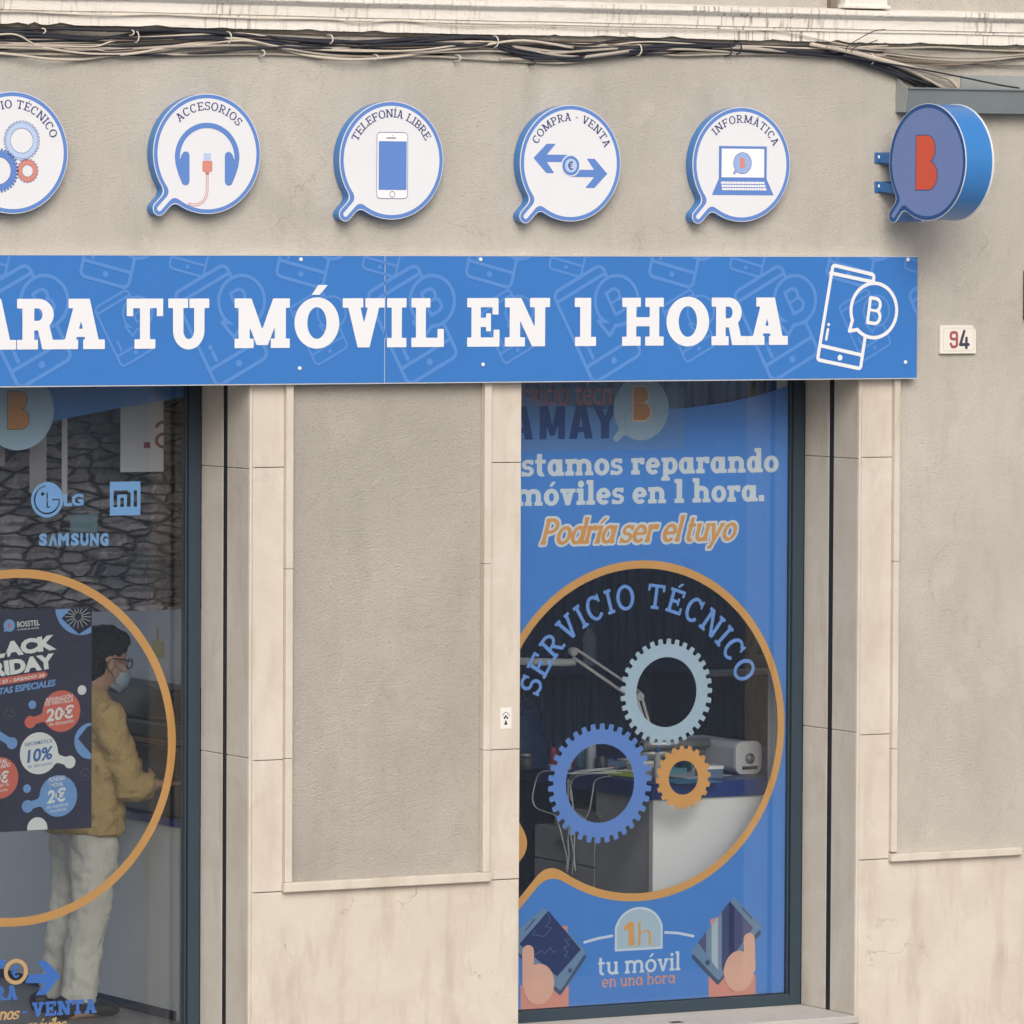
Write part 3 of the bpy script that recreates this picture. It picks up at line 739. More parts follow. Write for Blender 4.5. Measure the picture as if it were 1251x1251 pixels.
# ================================================================== cables under the cornice
m_cblk = plain('black cable', (.026, .029, .040), .5, .2, 20, .4)
m_cgry = plain('painted cable', (.40, .365, .315), .7, .18, 12, .3)
m_cbrn = plain('brown cable', (.21, .17, .14), .7, .2, 12, .3)
m_ccrm = plain('cream cable', (.55, .50, .42), .6, .12, 12, .3)
GC = 'cables strung along the wall under the cornice'
def cable(pts, r, mat, label, Y=-.025, wob=.012, seed=0):
    rg = random.Random(seed+len(pts)*7); P = []
    for i, p in enumerate(pts):
        y = (p[2] if len(p) > 2 else Y+wob*math.sin(i*1.9+seed)); P.append(at3(p[0], p[1]+rg.uniform(-.5, .5), y))
    mb = MB().tube(P, r*.88, 7, sub=7)
    o = mb.build('cable', mat); tag(o, label, 'cable', GC); return o
BL = 'thick black cable sagging in the bundle below the cornice'
cable([(-40, 38), (60, 35.5), (150, 37), (240, 37), (300, 42), (370, 50), (420, 52), (500, 48), (560, 45), (600, 47), (660, 57), (740, 60), (800, 57), (850, 55), (905, 55), (960, 62), (1020, 65), (1060, 75), (1110, 95), (1150, 107)], .0085, m_cblk, BL, seed=1)
cable([(-40, 45), (50, 44), (110, 48), (170, 41), (230, 38.5), (290, 42), (340, 47), (420, 54), (480, 50), (540, 47), (590, 52), (640, 66), (700, 71), (760, 62), (830, 58), (880, 56.5), (940, 60), (1010, 66), (1070, 82), (1130, 106)], .008, m_cblk, BL, seed=2)
cable([(-40, 37), (40, 40), (110, 46), (180, 48), (250, 47), (330, 52), (400, 58), (470, 55), (560, 54), (640, 60), (720, 66), (800, 60), (880, 58), (980, 66), (1050, 73), (1100, 90), (1142, 107)], .0075, m_cblk, BL, seed=3)
cable([(-40, 43), (20, 46), (60, 56), (100, 65), (150, 67), (210, 67.5), (260, 64), (330, 58), (420, 60), (500, 64), (560, 58), (610, 54), (650, 64), (700, 73), (770, 66), (830, 60), (900, 62), (1000, 67), (1060, 78), (1120, 104)], .0065, m_cblk, BL, seed=4)
cable([(-40, 50), (30, 47), (90, 44), (170, 47), (260, 44), (330, 50), (400, 51), (490, 53), (560, 49), (600, 52), (640, 62), (690, 66), (760, 58), (840, 55), (920, 58), (1010, 64), (1050, 70), (1100, 86), (1146, 107)], .006, m_cblk, BL, seed=5)
cable([(380, 50), (440, 52), (510, 51), (570, 46), (605, 50), (630, 66), (660, 71), (730, 68), (800, 60)], .007, m_cblk, 'short loop of black cable crossing the bundle above the round phone sign', seed=6)
cable([(1030, 68), (1080, 77), (1130, 86), (1180, 95), (1222, 104), (1245, 108)], .0045, m_cblk, 'single thin black cable running out over the zinc hood', Y=-.06, wob=.0, seed=7)
LG_ = 'pale painted cable looping through the bundle below the cornice'
cable([(-40, 62), (20, 67), (60, 72), (100, 73), (130, 69), (170, 64), (210, 57), (260, 50), (290, 47), (330, 55), (370, 67), (420, 72), (470, 71), (540, 62), (590, 55), (640, 50), (700, 58)], .0065, m_ccrm, LG_, seed=8, Y=-.03)
cable([(-40, 57), (30, 59), (60, 60), (100, 66), (140, 67), (200, 60), (260, 52), (290, 50), (350, 60), (400, 67), (470, 69), (550, 60), (600, 54)], .006, m_cgry, LG_, seed=9)
cable([(-40, 48), (15, 42), (45, 55), (80, 62), (120, 66), (180, 64), (250, 54), (300, 50), (340, 57), (380, 60), (450, 63), (520, 60), (590, 50)], .005, m_ccrm, LG_, seed=10, Y=-.034)
cable([(-40, 53), (60, 57), (150, 59), (220, 57), (300, 55), (360, 58), (430, 61), (520, 64), (600, 63), (660, 66), (720, 62), (780, 58)], .0065, m_cgry, LG_, seed=11)
cable([(540, 55), (600, 53), (640, 60), (680, 67), (730, 69), (780, 62), (830, 60), (880, 63), (950, 66), (1040, 62)], .006, m_cgry, LG_, seed=12)
cable([(610, 72), (690, 72), (740, 66), (790, 60), (850, 58), (900, 58), (960, 63)], .009, m_cgry, LG_, seed=13)
cable([(-40, 65), (100, 67), (210, 66.5), (320, 66), (420, 69), (520, 69), (560, 71), (640, 76), (690, 77), (740, 70), (790, 65), (830, 68), (880, 66), (940, 67), (1000, 69)], .006, m_cgry, 'lowest painted cable clipped along the wall under the bundle', seed=14, wob=.003, Y=-.014)
cable([(-40, 32), (100, 33.5), (200, 36.5), (300, 39), (400, 42), (500, 44), (600, 46.5), (700, 50), (800, 52.5), (900, 54), (1000, 56), (1100, 58), (1260, 62), (1300, 63)], .0042, m_cbrn, 'thin brown cable pinned straight below the flaking cornice edge', seed=15, wob=.001, Y=-.008)
cable([(-40, 14, -.05), (30, 14, -.05), (60, 16, -.049), (130, 19, -.047), (190, 18, -.047), (250, 20, -.047), (320, 23, -.047), (400, 24, -.047), (440, 28, -.047), (490, 25.5, -.047), (560, 31, -.047), (640, 31, -.047), (720, 35, -.047), (800, 36, -.047), (900, 37.5, -.047), (950, 38, -.047), (1000, 48, -.045), (1040, 56, -.03)], .0032, m_ccrm, 'thin white cable tacked along the face of the cornice', seed=16)
LR = 'pale cable fanning out to the right above the zinc hood'
cable([(1000, 56), (1060, 60), (1120, 67), (1180, 71), (1230, 68), (1300, 62)], .005, m_cgry, LR, seed=17)
cable([(1030, 62), (1080, 66), (1140, 73), (1200, 74), (1260, 68), (1300, 65)], .005, m_cgry, LR, seed=18)
cable([(1050, 66), (1100, 75), (1160, 79), (1210, 75), (1260, 70), (1300, 68)], .0052, m_cbrn, LR, seed=19)
cable([(960, 60), (1060, 67), (1120, 75), (1200, 79), (1300, 81)], .0042, m_cbrn, LR, seed=20)
cable([(1050, 58), (1090, 59), (1150, 58), (1200, 61), (1300, 64)], .0055, m_cgry, LR, seed=21)
cable([(990, 54), (1050, 66), (1100, 79), (1145, 91), (1160, 97), (1170, 107)], .0105, m_ccrm, 'fat cream conduit bending down into the zinc hood', Y=-.04, wob=.004, seed=22)
cable([(1010, 58), (1060, 70), (1110, 86), (1152, 107)], .008, m_cgry, 'grey cable dropping beside the cream conduit into the zinc hood', Y=-.05, seed=23)
rg = random.Random(21); nodes = [-45, 90, 165, 280, 400, 500, 605, 700, 780, 895, 980, 1060]
base_y = [52, 56, 54, 50, 56, 58, 55, 62, 58, 59, 60, 64]
for k in range(13):
    P = []
    for i, (x, y) in enumerate(zip(nodes, base_y)):
        P.append((x+rg.uniform(-25, 25)*(0 < i), y+(k-6)*.95+rg.uniform(-4, 5)))
    cable(P, rg.choice([.0035, .0042, .005]), rg.choice([m_cgry, m_cgry, m_cbrn, m_ccrm, m_cblk]) if k % 4 else m_cblk, 'thin wire packed among the cables of the bundle below the cornice', Y=-.02+.0012*(k-6), wob=.004, seed=30+k)
m_tie = plain('pale clip', (.62, .58, .50), .6)
def clip(px, py, h=13, mat=m_tie, label='small pale cable clip nailed over the bundle'):
    x, z = at(px, py, -.03); mb = MB()
    pts = [(x-.004, -.004, z+h*.0017), (x-.001, -.042, z+h*.0016), (x+.004, -.050, z), (x-.001, -.042, z-h*.0016), (x-.003, -.004, z-h*.0018)]
    mb.tube(pts, .0033, 6, sub=4); tag(mb.build('cable_clip', mat), label, 'clip', 'clips holding the cable bundle')
for p in ((166, 45), (279, 46), (605, 51), (780, 61), (1064, 72)): clip(*p)
for p in ((52, 38, 6), (160, 40, 6), (403, 48, 10), (458, 70, 6), (320, 65, 7), (559, 71, 7)): clip(*p, label='small grey cable saddle on the wall under the bundle')
for p in ((890, 61, 14), (902, 58, 15), (650, 76, 6)): clip(*p, mat=m_cblk, label='black tie strapped round the cable bundle')
for P in ([(1034, 62), (1036, 56), (1052, 46), (1068, 38), (1082, 36)], [(1039, 64), (1044, 58), (1058, 54), (1072, 49)]):
    mb = MB().tube([at3(x, y, -.06-.01*i) for i, (x, y) in enumerate(P)], .0022, 5, sub=5)
    tag(mb.build('wire_end', m_cblk), 'loose thin black wire end sticking up from the cable bundle', 'wire', 'loose wire ends')

# ================================================================== number tile, sticker, plaque
tl = empty('house_number_tile', at3(1170, 414), 'white ceramic house number tile reading 94 on the right wall', 'number tile')
q0 = at(1149, 397.5, -.018); q1 = at(1192.5, 432, -.018)
hw, hh = (q1[0]-q0[0])/2, (q0[1]-q1[1])/2; cx, cz = (q0[0]+q1[0])/2, (q0[1]+q1[1])/2
shp = [(-hw, -hh), (hw, -hh), (hw, hh-.022), (hw-.022, hh), (-hw, hh)]
MB().prism([(cx+a, cz+b) for a, b in shp], -.018, 0, lambda u, v, w_: (u, w_, v)).build('tile', plain('glazed tile', (.78, .76, .69), .25, .04), tl, bevel=.003)
ln = plain('tile grey line', (.45, .43, .40), .4)
flat('border_line', line(rrect(cx-hw*.83, cz-hh*.8, cx+hw*.85, cz+hh*.8, .008), .0008), .0016, facade(-.0186), ln, tl)
h_ = hh*1.16
nine = U(line(rrect(cx-.040, cz+.002, cx-.008, cz+h_/2-.005, .010), .0062), cap([(cx-.008, cz+.01), (cx-.008, cz-h_/2+.012), (cx-.016, cz-h_/2+.004), (cx-.033, cz-h_/2+.004), (cx-.040, cz-h_/2+.017)], .0062))
four = U(cap([(cx+.030, cz+h_/2), (cx+.010, cz-.022), (cx+.053, cz-.022)], .0068), cap([(cx+.042, cz+.006), (cx+.042, cz-h_/2)], .0068))
flat('figure_nine', nine, .0018, facade(-.019), plain('red glaze', (.36, .10, .10), .3, .2), tl)
flat('figure_four', four, .0018, facade(-.019), plain('black glaze', (.05, .055, .085), .3, .2), tl)

stk = empty('pilaster_sticker', at3(617, 878, -.005), 'small white sticker with tiny black emblem on the middle pilaster', 'sticker')
q0 = at(611.2, 864.5, -.0055); q1 = at(624.7, 890, -.0055); cx, cz = (q0[0]+q1[0])/2, (q0[1]+q1[1])/2
m_paper = film('white paper', (.74, .74, .72), 1, .6); m_ink = film('black ink', (.02, .018, .02), 1, .6)
flat('backing', rrect(q0[0], q1[1], q1[0], q0[1], .002), .003, facade(-.0055), m_paper, stk)
em = U(circ(cx, cz+.008, .0045), circ(cx-.006, cz+.001, .0045), circ(cx+.007, cz+.001, .0045), sd_poly([(cx-.008, cz-.028), (cx+.008, cz-.028), (cx+.001, cz-.008), (cx-.001, cz-.008)]))
flat('emblem', em, .0012, facade(-.0062), m_ink, stk)
flat('arched_print', U([rs(cx, cz, .021, .026, a, a+14, .005, n=3) for a in range(20, 160, 20)]), .0012, facade(-.0062), film('grey ink', (.25, .25, .25)), stk)

q = at(1249.3, 360, 0)
pq = empty('wall_box', (q[0]+.12, 0, q[1]), 'dark wall box cut off by the right edge, level with the long sign', 'wall box')
MB().box(q[0], -.045, at(1249, 391, -.03)[1], q[0]+.24, 0, at(1249, 330, -.03)[1]).build('case', plain('dark case', (.06, .06, .06), .5), pq, bevel=.006)
MB().box(q[0]+.02, -.05, at(1249, 385, -.03)[1], q[0]+.22, -.045, at(1249, 336, -.03)[1]).build('lid', plain('dark lid', (.09, .09, .09), .4), pq, bevel=.004)

# ================================================================== round wall signs
m_face = film('white sign face', (.715, .745, .785), 1, .3)
m_sblue = film('sign blue print', srgb(96, 134, 200), 1, .3)
m_rim = plain('blue lacquered rim', srgb(62, 128, 196), .28, .06, 4, .5)
m_edge = plain('white trim edge', (.80, .82, .86), .35)
m_text = film('slate lettering', srgb(66, 72, 122), 1, .4)
m_lblue = film('pale blue print', srgb(178, 200, 232), 1, .3)
m_coral = film('coral print', srgb(206, 138, 124), 1, .3)
m_line = film('thin slate line', srgb(72, 92, 150), 1, .3)
RS_ = .2445; YF = -.062
def round_sign(px, py, label, icon):
    cx, cz = at(px, py, YF); t = empty('round_sign', (cx, -.03, cz), label, 'round sign', 'round service signs in a row above the long banner')
    body = magnifier(cx, cz, RS_)
    solid('drum', off(body, -.0015), .006, facade(YF+.004), facade(-.004), m_rim, t)
    solid('trim', body, .006, facade(YF), facade(YF+.0039), m_edge, t)
    flat('border', sub(off(body, -.0025), off(body, -.0185)), .0035, facade(YF-.0006), m_sblue, t)
    flat('face_panel', off(body, -.0185), .0045, facade(YF-.0006), m_face, t)
    F = facade(YF-.0014); F2 = facade(YF-.0022); F3 = facade(YF-.003)
    s = lambda x, z: (cx+x*RS_, cz+z*RS_)
    def word(txt, a0, a1, r=.728, h=.140):
        flat('lettering', text_arc(txt, cx, cz, r*RS_, a0, a1, h*RS_, .150, .115, .10, .08, .42, 1.12), .0021, F, m_text, t)
    def part(name, f, mat, L=F, h=.0022): return flat(name, f, h, L, mat, t)
    P = lambda *p: [s(a, b) for a, b in p]
    icon(s, word, part, P)
    return t
R0 = RS_
def ic_gears(s, word, part, P):
    word('SERVICIO TÉCNICO', 156, 24)
    for (x, z, R_, ri, n, m) in ((.16, .2, .325, .205, 34, m_lblue), (-.26, -.295, .36, .225, 36, m_sblue), (.265, -.295, .195, .1, 20, m_coral)):
        c = s(x, z); g = gear(c[0], c[1], R_*R0, ri*R0, n, .11)
        part('gear_print', g, m); part('gear_outline', line(g, .0009), m_line, facade(YF-.0022), .0018)
def ic_head(s, word, part, P):
    word('ACCESORIOS', 130, 43)
    c = s(0, -.06)
    band = rs(c[0], c[1], .605*R0, .58*R0, 0, 180, .095*R0, .09*R0)
    cup = [(-.33, -.02), (-.33, -.46), (-.35, -.51), (-.40, -.53), (-.46, -.51), (-.53, -.36), (-.585, -.2), (-.605, -.06), (-.52, -.06), (-.505, -.09), (-.48, -.02), (-.44, .03), (-.39, .04), (-.35, .02)]
    part('headphones_print', U(band, sd_poly(P(*cup)), sd_poly(P(*[(-a, b) for a, b in cup]))), m_sblue)
    part('plug_print', rect(*s(-.068, -.11), *s(.068, .012)), m_lblue)
    a, b = s(-.09, -.3), s(.095, -.115)
    part('usb_body_print', U(rrect(a[0], a[1], b[0], b[1], .006), sd_poly(P((-.05, -.27), (.055, -.27), (.03, -.345), (-.025, -.345)))), m_coral, facade(YF-.0014))
    cb = [s(0, -.34), s(0, -.62), s(-.02, -.72), s(-.08, -.80), s(-.17, -.845), s(-.25, -.855), s(-.33, -.84)]
    part('cable_print', line(cap(cb, .0042), .0013), plain('brick red print', srgb(190, 96, 84), .4), facade(YF-.0014), .0015)
def ic_phone(s, word, part, P):
    word('TELEFONÍA LIBRE', 150.5, 32)
    a, b = s(-.29, -.645), s(.305, .475)
    bd = rrect(a[0], a[1], b[0], b[1], .017)
    part('phone_case_print', bd, film('bright white print', (.83, .84, .86)), facade(YF-.0014)); part('phone_outline_print', line(bd, .0012), m_line, facade(YF-.0022), .0016)
    part('screen_print', rect(*s(-.255, -.50), *s(.285, .325)), m_sblue, facade(YF-.0022))
    part('button_print', line(circ(*s(.01, -.575), .012), .0012), m_line, facade(YF-.0022), .0014); part('earpiece_print', cap([s(-.1, .38), s(.07, .38)], .0022), m_line, facade(YF-.0022), .0014); part('lens_print', circ(*s(.01, .42), .002), m_line, facade(YF-.0022), .0014)
def ic_arrows(s, word, part, P):
    word('COMPRA - VENTA', 149.5, 26.5)
    L = [(-.74, .085), (-.48, .332), (-.30, .332), (-.475, .145), (0, .145), (0, .02), (-.475, .02), (-.325, -.172), (-.485, -.172)]
    part('arrow_print', sd_poly(P(*L)), m_sblue); part('arrow_print', sd_poly(P(*[(-a-.005, -b-.09) for a, b in L])), m_sblue, facade(YF-.0014))
    c = s(0, -.04)
    part('coin_rim_print', circ(*c, .19*R0), m_face, facade(YF-.0022)); part('coin_ring_print', circ(*c, .168*R0), m_sblue, facade(YF-.003)); part('coin_face_print', circ(*c, .118*R0), m_lblue, facade(YF-.0038))
    part('euro_print', euro(c[0], c[1], .155*R0, .2), m_line, facade(YF-.0046), .001)
def ic_laptop(s, word, part, P):
    word('INFORMÁTICA', 135, 31)
    part('laptop_print', U(rect(*s(-.47, -.26), *s(.515, .32)), sd_poly(P((-.47, -.25), (.515, -.25), (.663, -.535), (-.61, -.535)))), m_sblue)
    part('screen_print', rect(*s(-.415, -.225), *s(.46, .275)), film('screen white print', (.86, .87, .88)), facade(YF-.0022))
    keys = [rect(s(-.43-.02*k, 0)[0]+.008*k, s(0, -.34-.055*k)[1], s(.47+.02*k, 0)[0], s(0, -.30-.055*k)[1]) for k in range(3)]
    part('keyboard_print', U(keys), film('key white print', (.80, .81, .83)), facade(YF-.0022))
    part('key_gap_print', U([rect(s(-.42+.052*k, 0)[0], s(0, -.45)[1], s(-.42+.052*k, 0)[0]+.0014, s(0, -.30)[1]) for k in range(17)]), m_sblue, facade(YF-.003), .0012)
    c = s(.01, .025); b = magnifier(c[0], c[1], .185*R0)
    part('bubble_print', b, film('bubble blue print', srgb(150, 176, 222)), facade(YF-.003)); part('bubble_outline_print', line(b, .0009), m_line, facade(YF-.0038), .0013)
    part('bubble_letter_print', bshape(c[0]+.001, c[1], .18*R0, .58), m_coral, facade(YF-.0038), .0013)
round_sign(15.5, 186.5, 'round white sign with three gears, cut by the left edge', ic_gears)
round_sign(253, 188, 'round white sign with blue headphones under the word ACCESORIOS', ic_head)
round_sign(478.5, 196, 'round white sign with a mobile phone under TELEFONÍA LIBRE', ic_phone)
round_sign(697, 199.5, 'round white sign with two blue arrows under COMPRA - VENTA', ic_arrows)
round_sign(906, 201, 'round white sign with a blue laptop under the word INFORMÁTICA', ic_laptop)

# ================================================================== projecting blade sign
al = rad(7.3); hx = Vector((math.sin(al), -math.cos(al), 0)); nn = Vector((-math.cos(al), -math.sin(al), 0)); RB = .2515
Yc = -.345; bxz = at(1133, 198, Yc); bc = Vector((bxz[0], Yc, bxz[1]))
bs = empty('blade_sign', bc-nn*.078, 'blue drum sign projecting from the wall with an orange letter B', 'projecting sign')
def bl(d): return lambda u, v: tuple(bc+hx*u+Vector((0, 0, v))-nn*d)
TH = .156
m_bface = film('dusty blue sign face', srgb(112, 134, 186), 1, .35); m_bdark = film('dark blue border', srgb(38, 82, 140), 1, .35)
m_orange = film('orange red print', srgb(212, 90, 68), 1, .4)
bd = magnifier(0, 0, RB)
solid('drum', off(bd, -.003), .006, bl(.004), bl(TH-.004), m_rim, bs)
solid('trim', bd, .006, bl(0), bl(.0039), m_edge, bs)
solid('trim', bd, .006, bl(TH-.0039), bl(TH+.004), m_edge, bs)
flat('border', sub(off(bd, -.002), off(bd, -.019)), .0035, bl(-.0006), m_bdark, bs)
flat('face_panel', off(bd, -.019), .0045, bl(-.0006), m_bface, bs)
bb_ = bshape(-.004, -.002, .236, .60)
flat('letter', off(bb_, 0), .003, bl(-.0014), m_orange, bs)
flat('letter_outline', line(bb_, .0016), .002, bl(-.002), m_bdark, bs)
flat('face_panel', off(bd, -.019), .0045, bl(TH+.0048), m_bface, bs)
m_brk = plain('blue bracket paint', srgb(50, 104, 160), .4)
for dz in (.012, -.095):
    br = MB()
    wx, wz = at(1076, 193 if dz > 0 else 228.5, 0)
    mid = Vector((wx, 0, wz)); p = Vector((wx, 0, wz)); e = bc-nn*.05+hx*(-RB+.04); e.z = wz-.012
    br.box(mid.x-.034, -.008, p.z-.024, mid.x+.05, -.0005, p.z+.024)
    br.obox((Vector((mid.x+.012, -.004, p.z))+e)/2, (e-Vector((mid.x+.012, -.004, p.z)))/2, Vector((.03, .004, 0)), Vector((0, 0, .020)))
    bo = br.build('bracket', m_brk, bs, bevel=.002)
    MB().lathe((mid.x-.012, -.008, p.z+.004), [(.010, 0), (.010, -.006), (.005, -.009)], 8, 'y').build('bolt', m_edge, bo)

# ================================================================== long banner
m_ban = plain('banner blue panel', srgb(58, 118, 190), .30, .06, 1.4, .4, bump=.12, bscale=2.2, bd=.02)
m_pat = film('banner pattern print', srgb(86, 136, 203), 1, .32)
m_let = film('banner white lettering', (.745, .775, .81), 1, .4)
m_alu = plain('aluminium edge', (.72, .74, .76), .35, .05, 5, .5, .4)
YB = -.052
z0 = at(600, 467.6, YB)[1]; z1 = at(600, 312.2, YB)[1]; xs_ = at(470, 390, YB)[0]; xr = at(1120.5, 390, YB)[0]; xl = -4.35
ban = empty('banner_sign', (-1.2, -.02, z0), 'long blue banner sign with white slab lettering above both windows', 'banner sign')
MB().box(xl, YB, z0+.004, xs_-.0012, -.0, z1-.003).build('panel', m_ban, ban, bevel=.0012)
MB().box(xs_+.0012, YB-.0004, z0+.004, xr, -.0, z1-.003).build('panel', m_ban, ban, bevel=.0012)
MB().box(xl, YB-.002, z0, xr, -.002, z0+.0038).box(xl, YB-.001, z1-.0028, xr, -.002, z1).box(xs_-.0011, YB-.0012, z0+.004, xs_+.0011, YB+.01, z1-.003).build('edge_trim', m_alu, ban)
FB = facade(YB-.0012); clipb = (xl+.01, z0+.006, xr-.002, z1-.004)
pat = []
for k in range(-5, 6):
    X0 = at(270, 400, YB)[0]+k*.893
    pat.append(bubble_icon(X0, z0+.245, .43, rad(28), .018))
    pat.append(bubble_icon(X0-.44, z0+.235, .27, rad(28), .018))
    pat.append(bubble_icon(X0-.49, z1+.065, .36, rad(-14), .02))
    pat.append(bubble_icon(X0-.13, z1+.055, .26, rad(-14), .02))
for i in range(0, len(pat), 4):
    g = U(*pat[i:i+4])
    if g.bb[2] > xl+.05 and g.bb[0] < xr-.02: flat('pattern_print', g, .0032, facade(YB-.0012-.0003*(i//4 % 2)), m_pat, ban, clip=clipb)
FL = facade(YB-.002); zt, zb_ = at(300, 364.6, YB)[1], at(300, 425.3, YB)[1]
letters = [('A', -37, 19.5), ('R', 20.5, 72.5), ('A', 71, 127.8), ('T', 154.5, 199), ('U', 205.3, 255.3), ('M', 286.3, 353.7), ('Ó', 359.5, 414.2), ('V', 418.3, 469.5), ('I', 472.6, 496.3), ('L', 502.3, 542),
           ('E', 570.5, 610), ('N', 616.4, 669.6), ('1', 701.8, 728.5), ('H', 759.8, 810.4), ('O', 814, 866), ('R', 869, 911.5), ('A', 912.6, 962.3)]
fs_ = []
for i, (ch, a, b) in enumerate(letters):
    g, W = glyph(ch, .25 if ch != 'M' else .24, .19, .115 if ch != 'M' else .085); xa_, xb2 = at(a, 395, YB)[0], at(b, 395, YB)[0]
    if ch in 'OÓ': W *= 1.0
    fs_.append(xform(g, (xb2-xa_)/W, (zt-zb_), 0, xa_, zb_))
for i, g in enumerate(fs_): flat('letter', g, .0032, facade(YB-.002-.0004*(i % 2)), m_let, ban)
# white phone symbol at the right end
c = at(1047, 388, YB); q = lambda x, y: at(980+x/7.58, 310+y/7.58, YB)
body_ = off(sd_poly([q(300, 135), q(640, 215), q(520, 1035), q(165, 960)]), .012)
cb_ = q(662, 525); rb = q(873, 525)[0]-cb_[0]
tail = sd_poly([q(470, 590), q(435, 715), q(520, 700), q(600, 640)])
bub = U(circ(cb_[0], cb_[1], rb), tail); lw = .0078
bl_ = xform(bshape(0, 0, .108, .56), 1, 1, rad(-8), q(670, 530)[0], q(670, 530)[1])
flat('phone_symbol', U(sub(line(body_, lw), bub), sub(cap([q(262, 178), q(660, 262)], lw), bub), sub(cap([q(165, 850), q(548, 938)], lw), bub), circ(*q(348, 962), .0125), circ(*q(243, 655), .0072), cap([q(237, 700), q(220, 792)], .0062),
                      line(bub, lw), line(bl_, .0075)), .003, FL, m_let, ban)
m_screw = plain('white screw cap', (.84, .84, .82), .3)
for px, py in ((367.5, 317), (366, 450), (587, 317), (590, 445.5), (1109, 317.2), (1106, 442.5)):
    x, z = at(px, py, YB); MB().lathe((x, YB, z), [(.0085, 0), (.0085, -.003), (.005, -.006)], 12, 'y').build('screw', m_screw, ban)

# ================================================================== shop windows
m_glass = glass('shop glass', (.955, .98, 1.0), 1.45)
YG = .452
YD = YG+.0135          # decals are stuck to the inner side of the pane
def FD(k=0): return facade(YD-.0008*k)
OR = srgb(236, 178, 102)
m_or = film('orange vinyl', OR, 1, .4); m_vb = film('blue window film', srgb(84, 150, 228), 1, .3, .04)
m_vbt = film('see-through blue film', srgb(62, 132, 206), .80, .3)
m_lav = film('light blue vinyl', srgb(124, 172, 242), 1, .4); m_cap = film('cream white vinyl', srgb(228, 236, 238), 1, .4)
m_bub = film('pale teal film', srgb(178, 204, 220), .84, .4); m_bbr = film('amber print', srgb(204, 142, 74), 1, .4)
m_gl = film('ice blue vinyl', srgb(188, 212, 226), 1, .4); m_gb = film('mid blue vinyl', srgb(114, 156, 228), 1, .4)
def frame(x0, x1, zb, zt, t, wd, bot):
    mb = MB()
    mb.box(x0, .43, zb, x0+wd, .49, zt).box(x1-wd, .43, zb, x1, .49, zt).box(x0+wd, .43, zb, x1-wd, .49, bot).box(x0+wd, .43, zt-.06, x1-wd, .49, zt)
    mb.box(x0+wd, .444, bot, x0+wd+.008, .486, zt-.06).box(x1-wd-.008, .444, bot, x1-wd, .486, zt-.06)
    return mb.build('frame', m_frame, t, bevel=.003)

# ---------------------------------------------------------------- right window
wr = empty('shop_window', ((B0+B1)/2, .46, 0), 'right shop window covered in blue film with a big clear magnifier and gears', 'shop window')
frame(B0+.001, B1-.0005, -.03, 2.84, wr, .058, .020)
MB().box(B0+.05, YG, .01, B1-.05, YG+.006, 2.80).build('glass_pane', m_glass, wr)
XI0, XI1 = B0+.06, B1-.060
clipR = (XI0, .024, XI1, 2.80)
mag = magnifier(.912, 1.209, .742)
top = [(620, 479), (638, 483), (665, 490), (696, 495.6), (741, 500), (790, 500.8), (839, 498.6), (893, 491), (930, 482), (967, 470.5), (985, 465)]
tp = [at(x, y, YD) for x, y in top]
fl = sub(sd_poly([(XI0-.2, -.1)]+[(XI0-.2, tp[0][1])]+tp+[(XI1+.2, tp[-1][1]), (XI1+.2, -.1)]), mag)
flat('window_film', fl, .006, FD(0), m_vb, wr, clip=clipR)
flat('ring_decal', sub(off(mag, .002), off(mag, -.033)), .005, FD(1), m_or, wr, clip=clipR)
# faint printed doodles over the film
dood = []
rg = random.Random(5)
for k in range(26):
    x, z = rg.uniform(.45, 1.62), rg.uniform(1.95, 2.55); r_ = rg.uniform(.03, .06)
    dood.append(line(rs(x, z, r_, r_, rg.uniform(0, 200), rg.uniform(220, 340), .012), .0015))
flat('doodle_print', dood, .004, FD(.5), film('faint doodle film', srgb(88, 164, 240), 1, .3, .08), wr, clip=clipR)
# arched words
c0 = (.912, 1.209)
def angr(px, py):
    x, z = at(px, py, YD); return math.degrees(math.atan2(z-c0[1], x-c0[0])), math.hypot(x-c0[0], z-c0[1])
ls = text_arc('SERVICIO TÉCNICO', c0[0], c0[1], .535, angr(652, 838)[0], angr(911, 817)[0], .108, .15, .13, .09, .13, .40)
flat('arched_lettering', ls, .0035, FD(1), m_lav, wr, clip=clipR)
def gearw(px, py, ry, riy, n, m, k, ph=0):
    x, z = at(px, py, YD); s_ = 1/291.0
    flat('gear_decal', gear(x, z, ry*s_, riy*s_, n, .10, ph), .0035, FD(k), m, wr, clip=clipR)
gearw(814, 845.5, 68, 44.5, 33, m_gl, 2); gearw(733, 957, 76, 50, 34, m_gb, 1, .3); gearw(834.5, 950, 41, 21.7, 20, m_or, 3, .2)
# slogan
def tl_(txt, px0, px1, py, hp, mat, name, k=1, w=.2, t=.17, e=.1, gap=.05, space=.3, shear=0, h=.0032, grow=0):
    a = at(px0, py, YD); b = at(px1, py, YD)
    L = text_line(txt, a[0], b[0], a[1], hp/291.0, w, t, e, gap, space, shear)
    if grow: L = [U(*[off(g, grow) for g in L])]
    return flat(name, L, h, FD(k), mat, wr, clip=clipR)
tl_('stamos reparando', 637, 951, 582.2, 30.5, m_cap, 'slogan_lettering', 1, .235, .175, .085, .05, .34)
tl_('móviles en 1 hora.', 628.5, 934, 618.5, 30.5, m_cap, 'slogan_lettering', 1, .235, .175, .085, .05, .34)
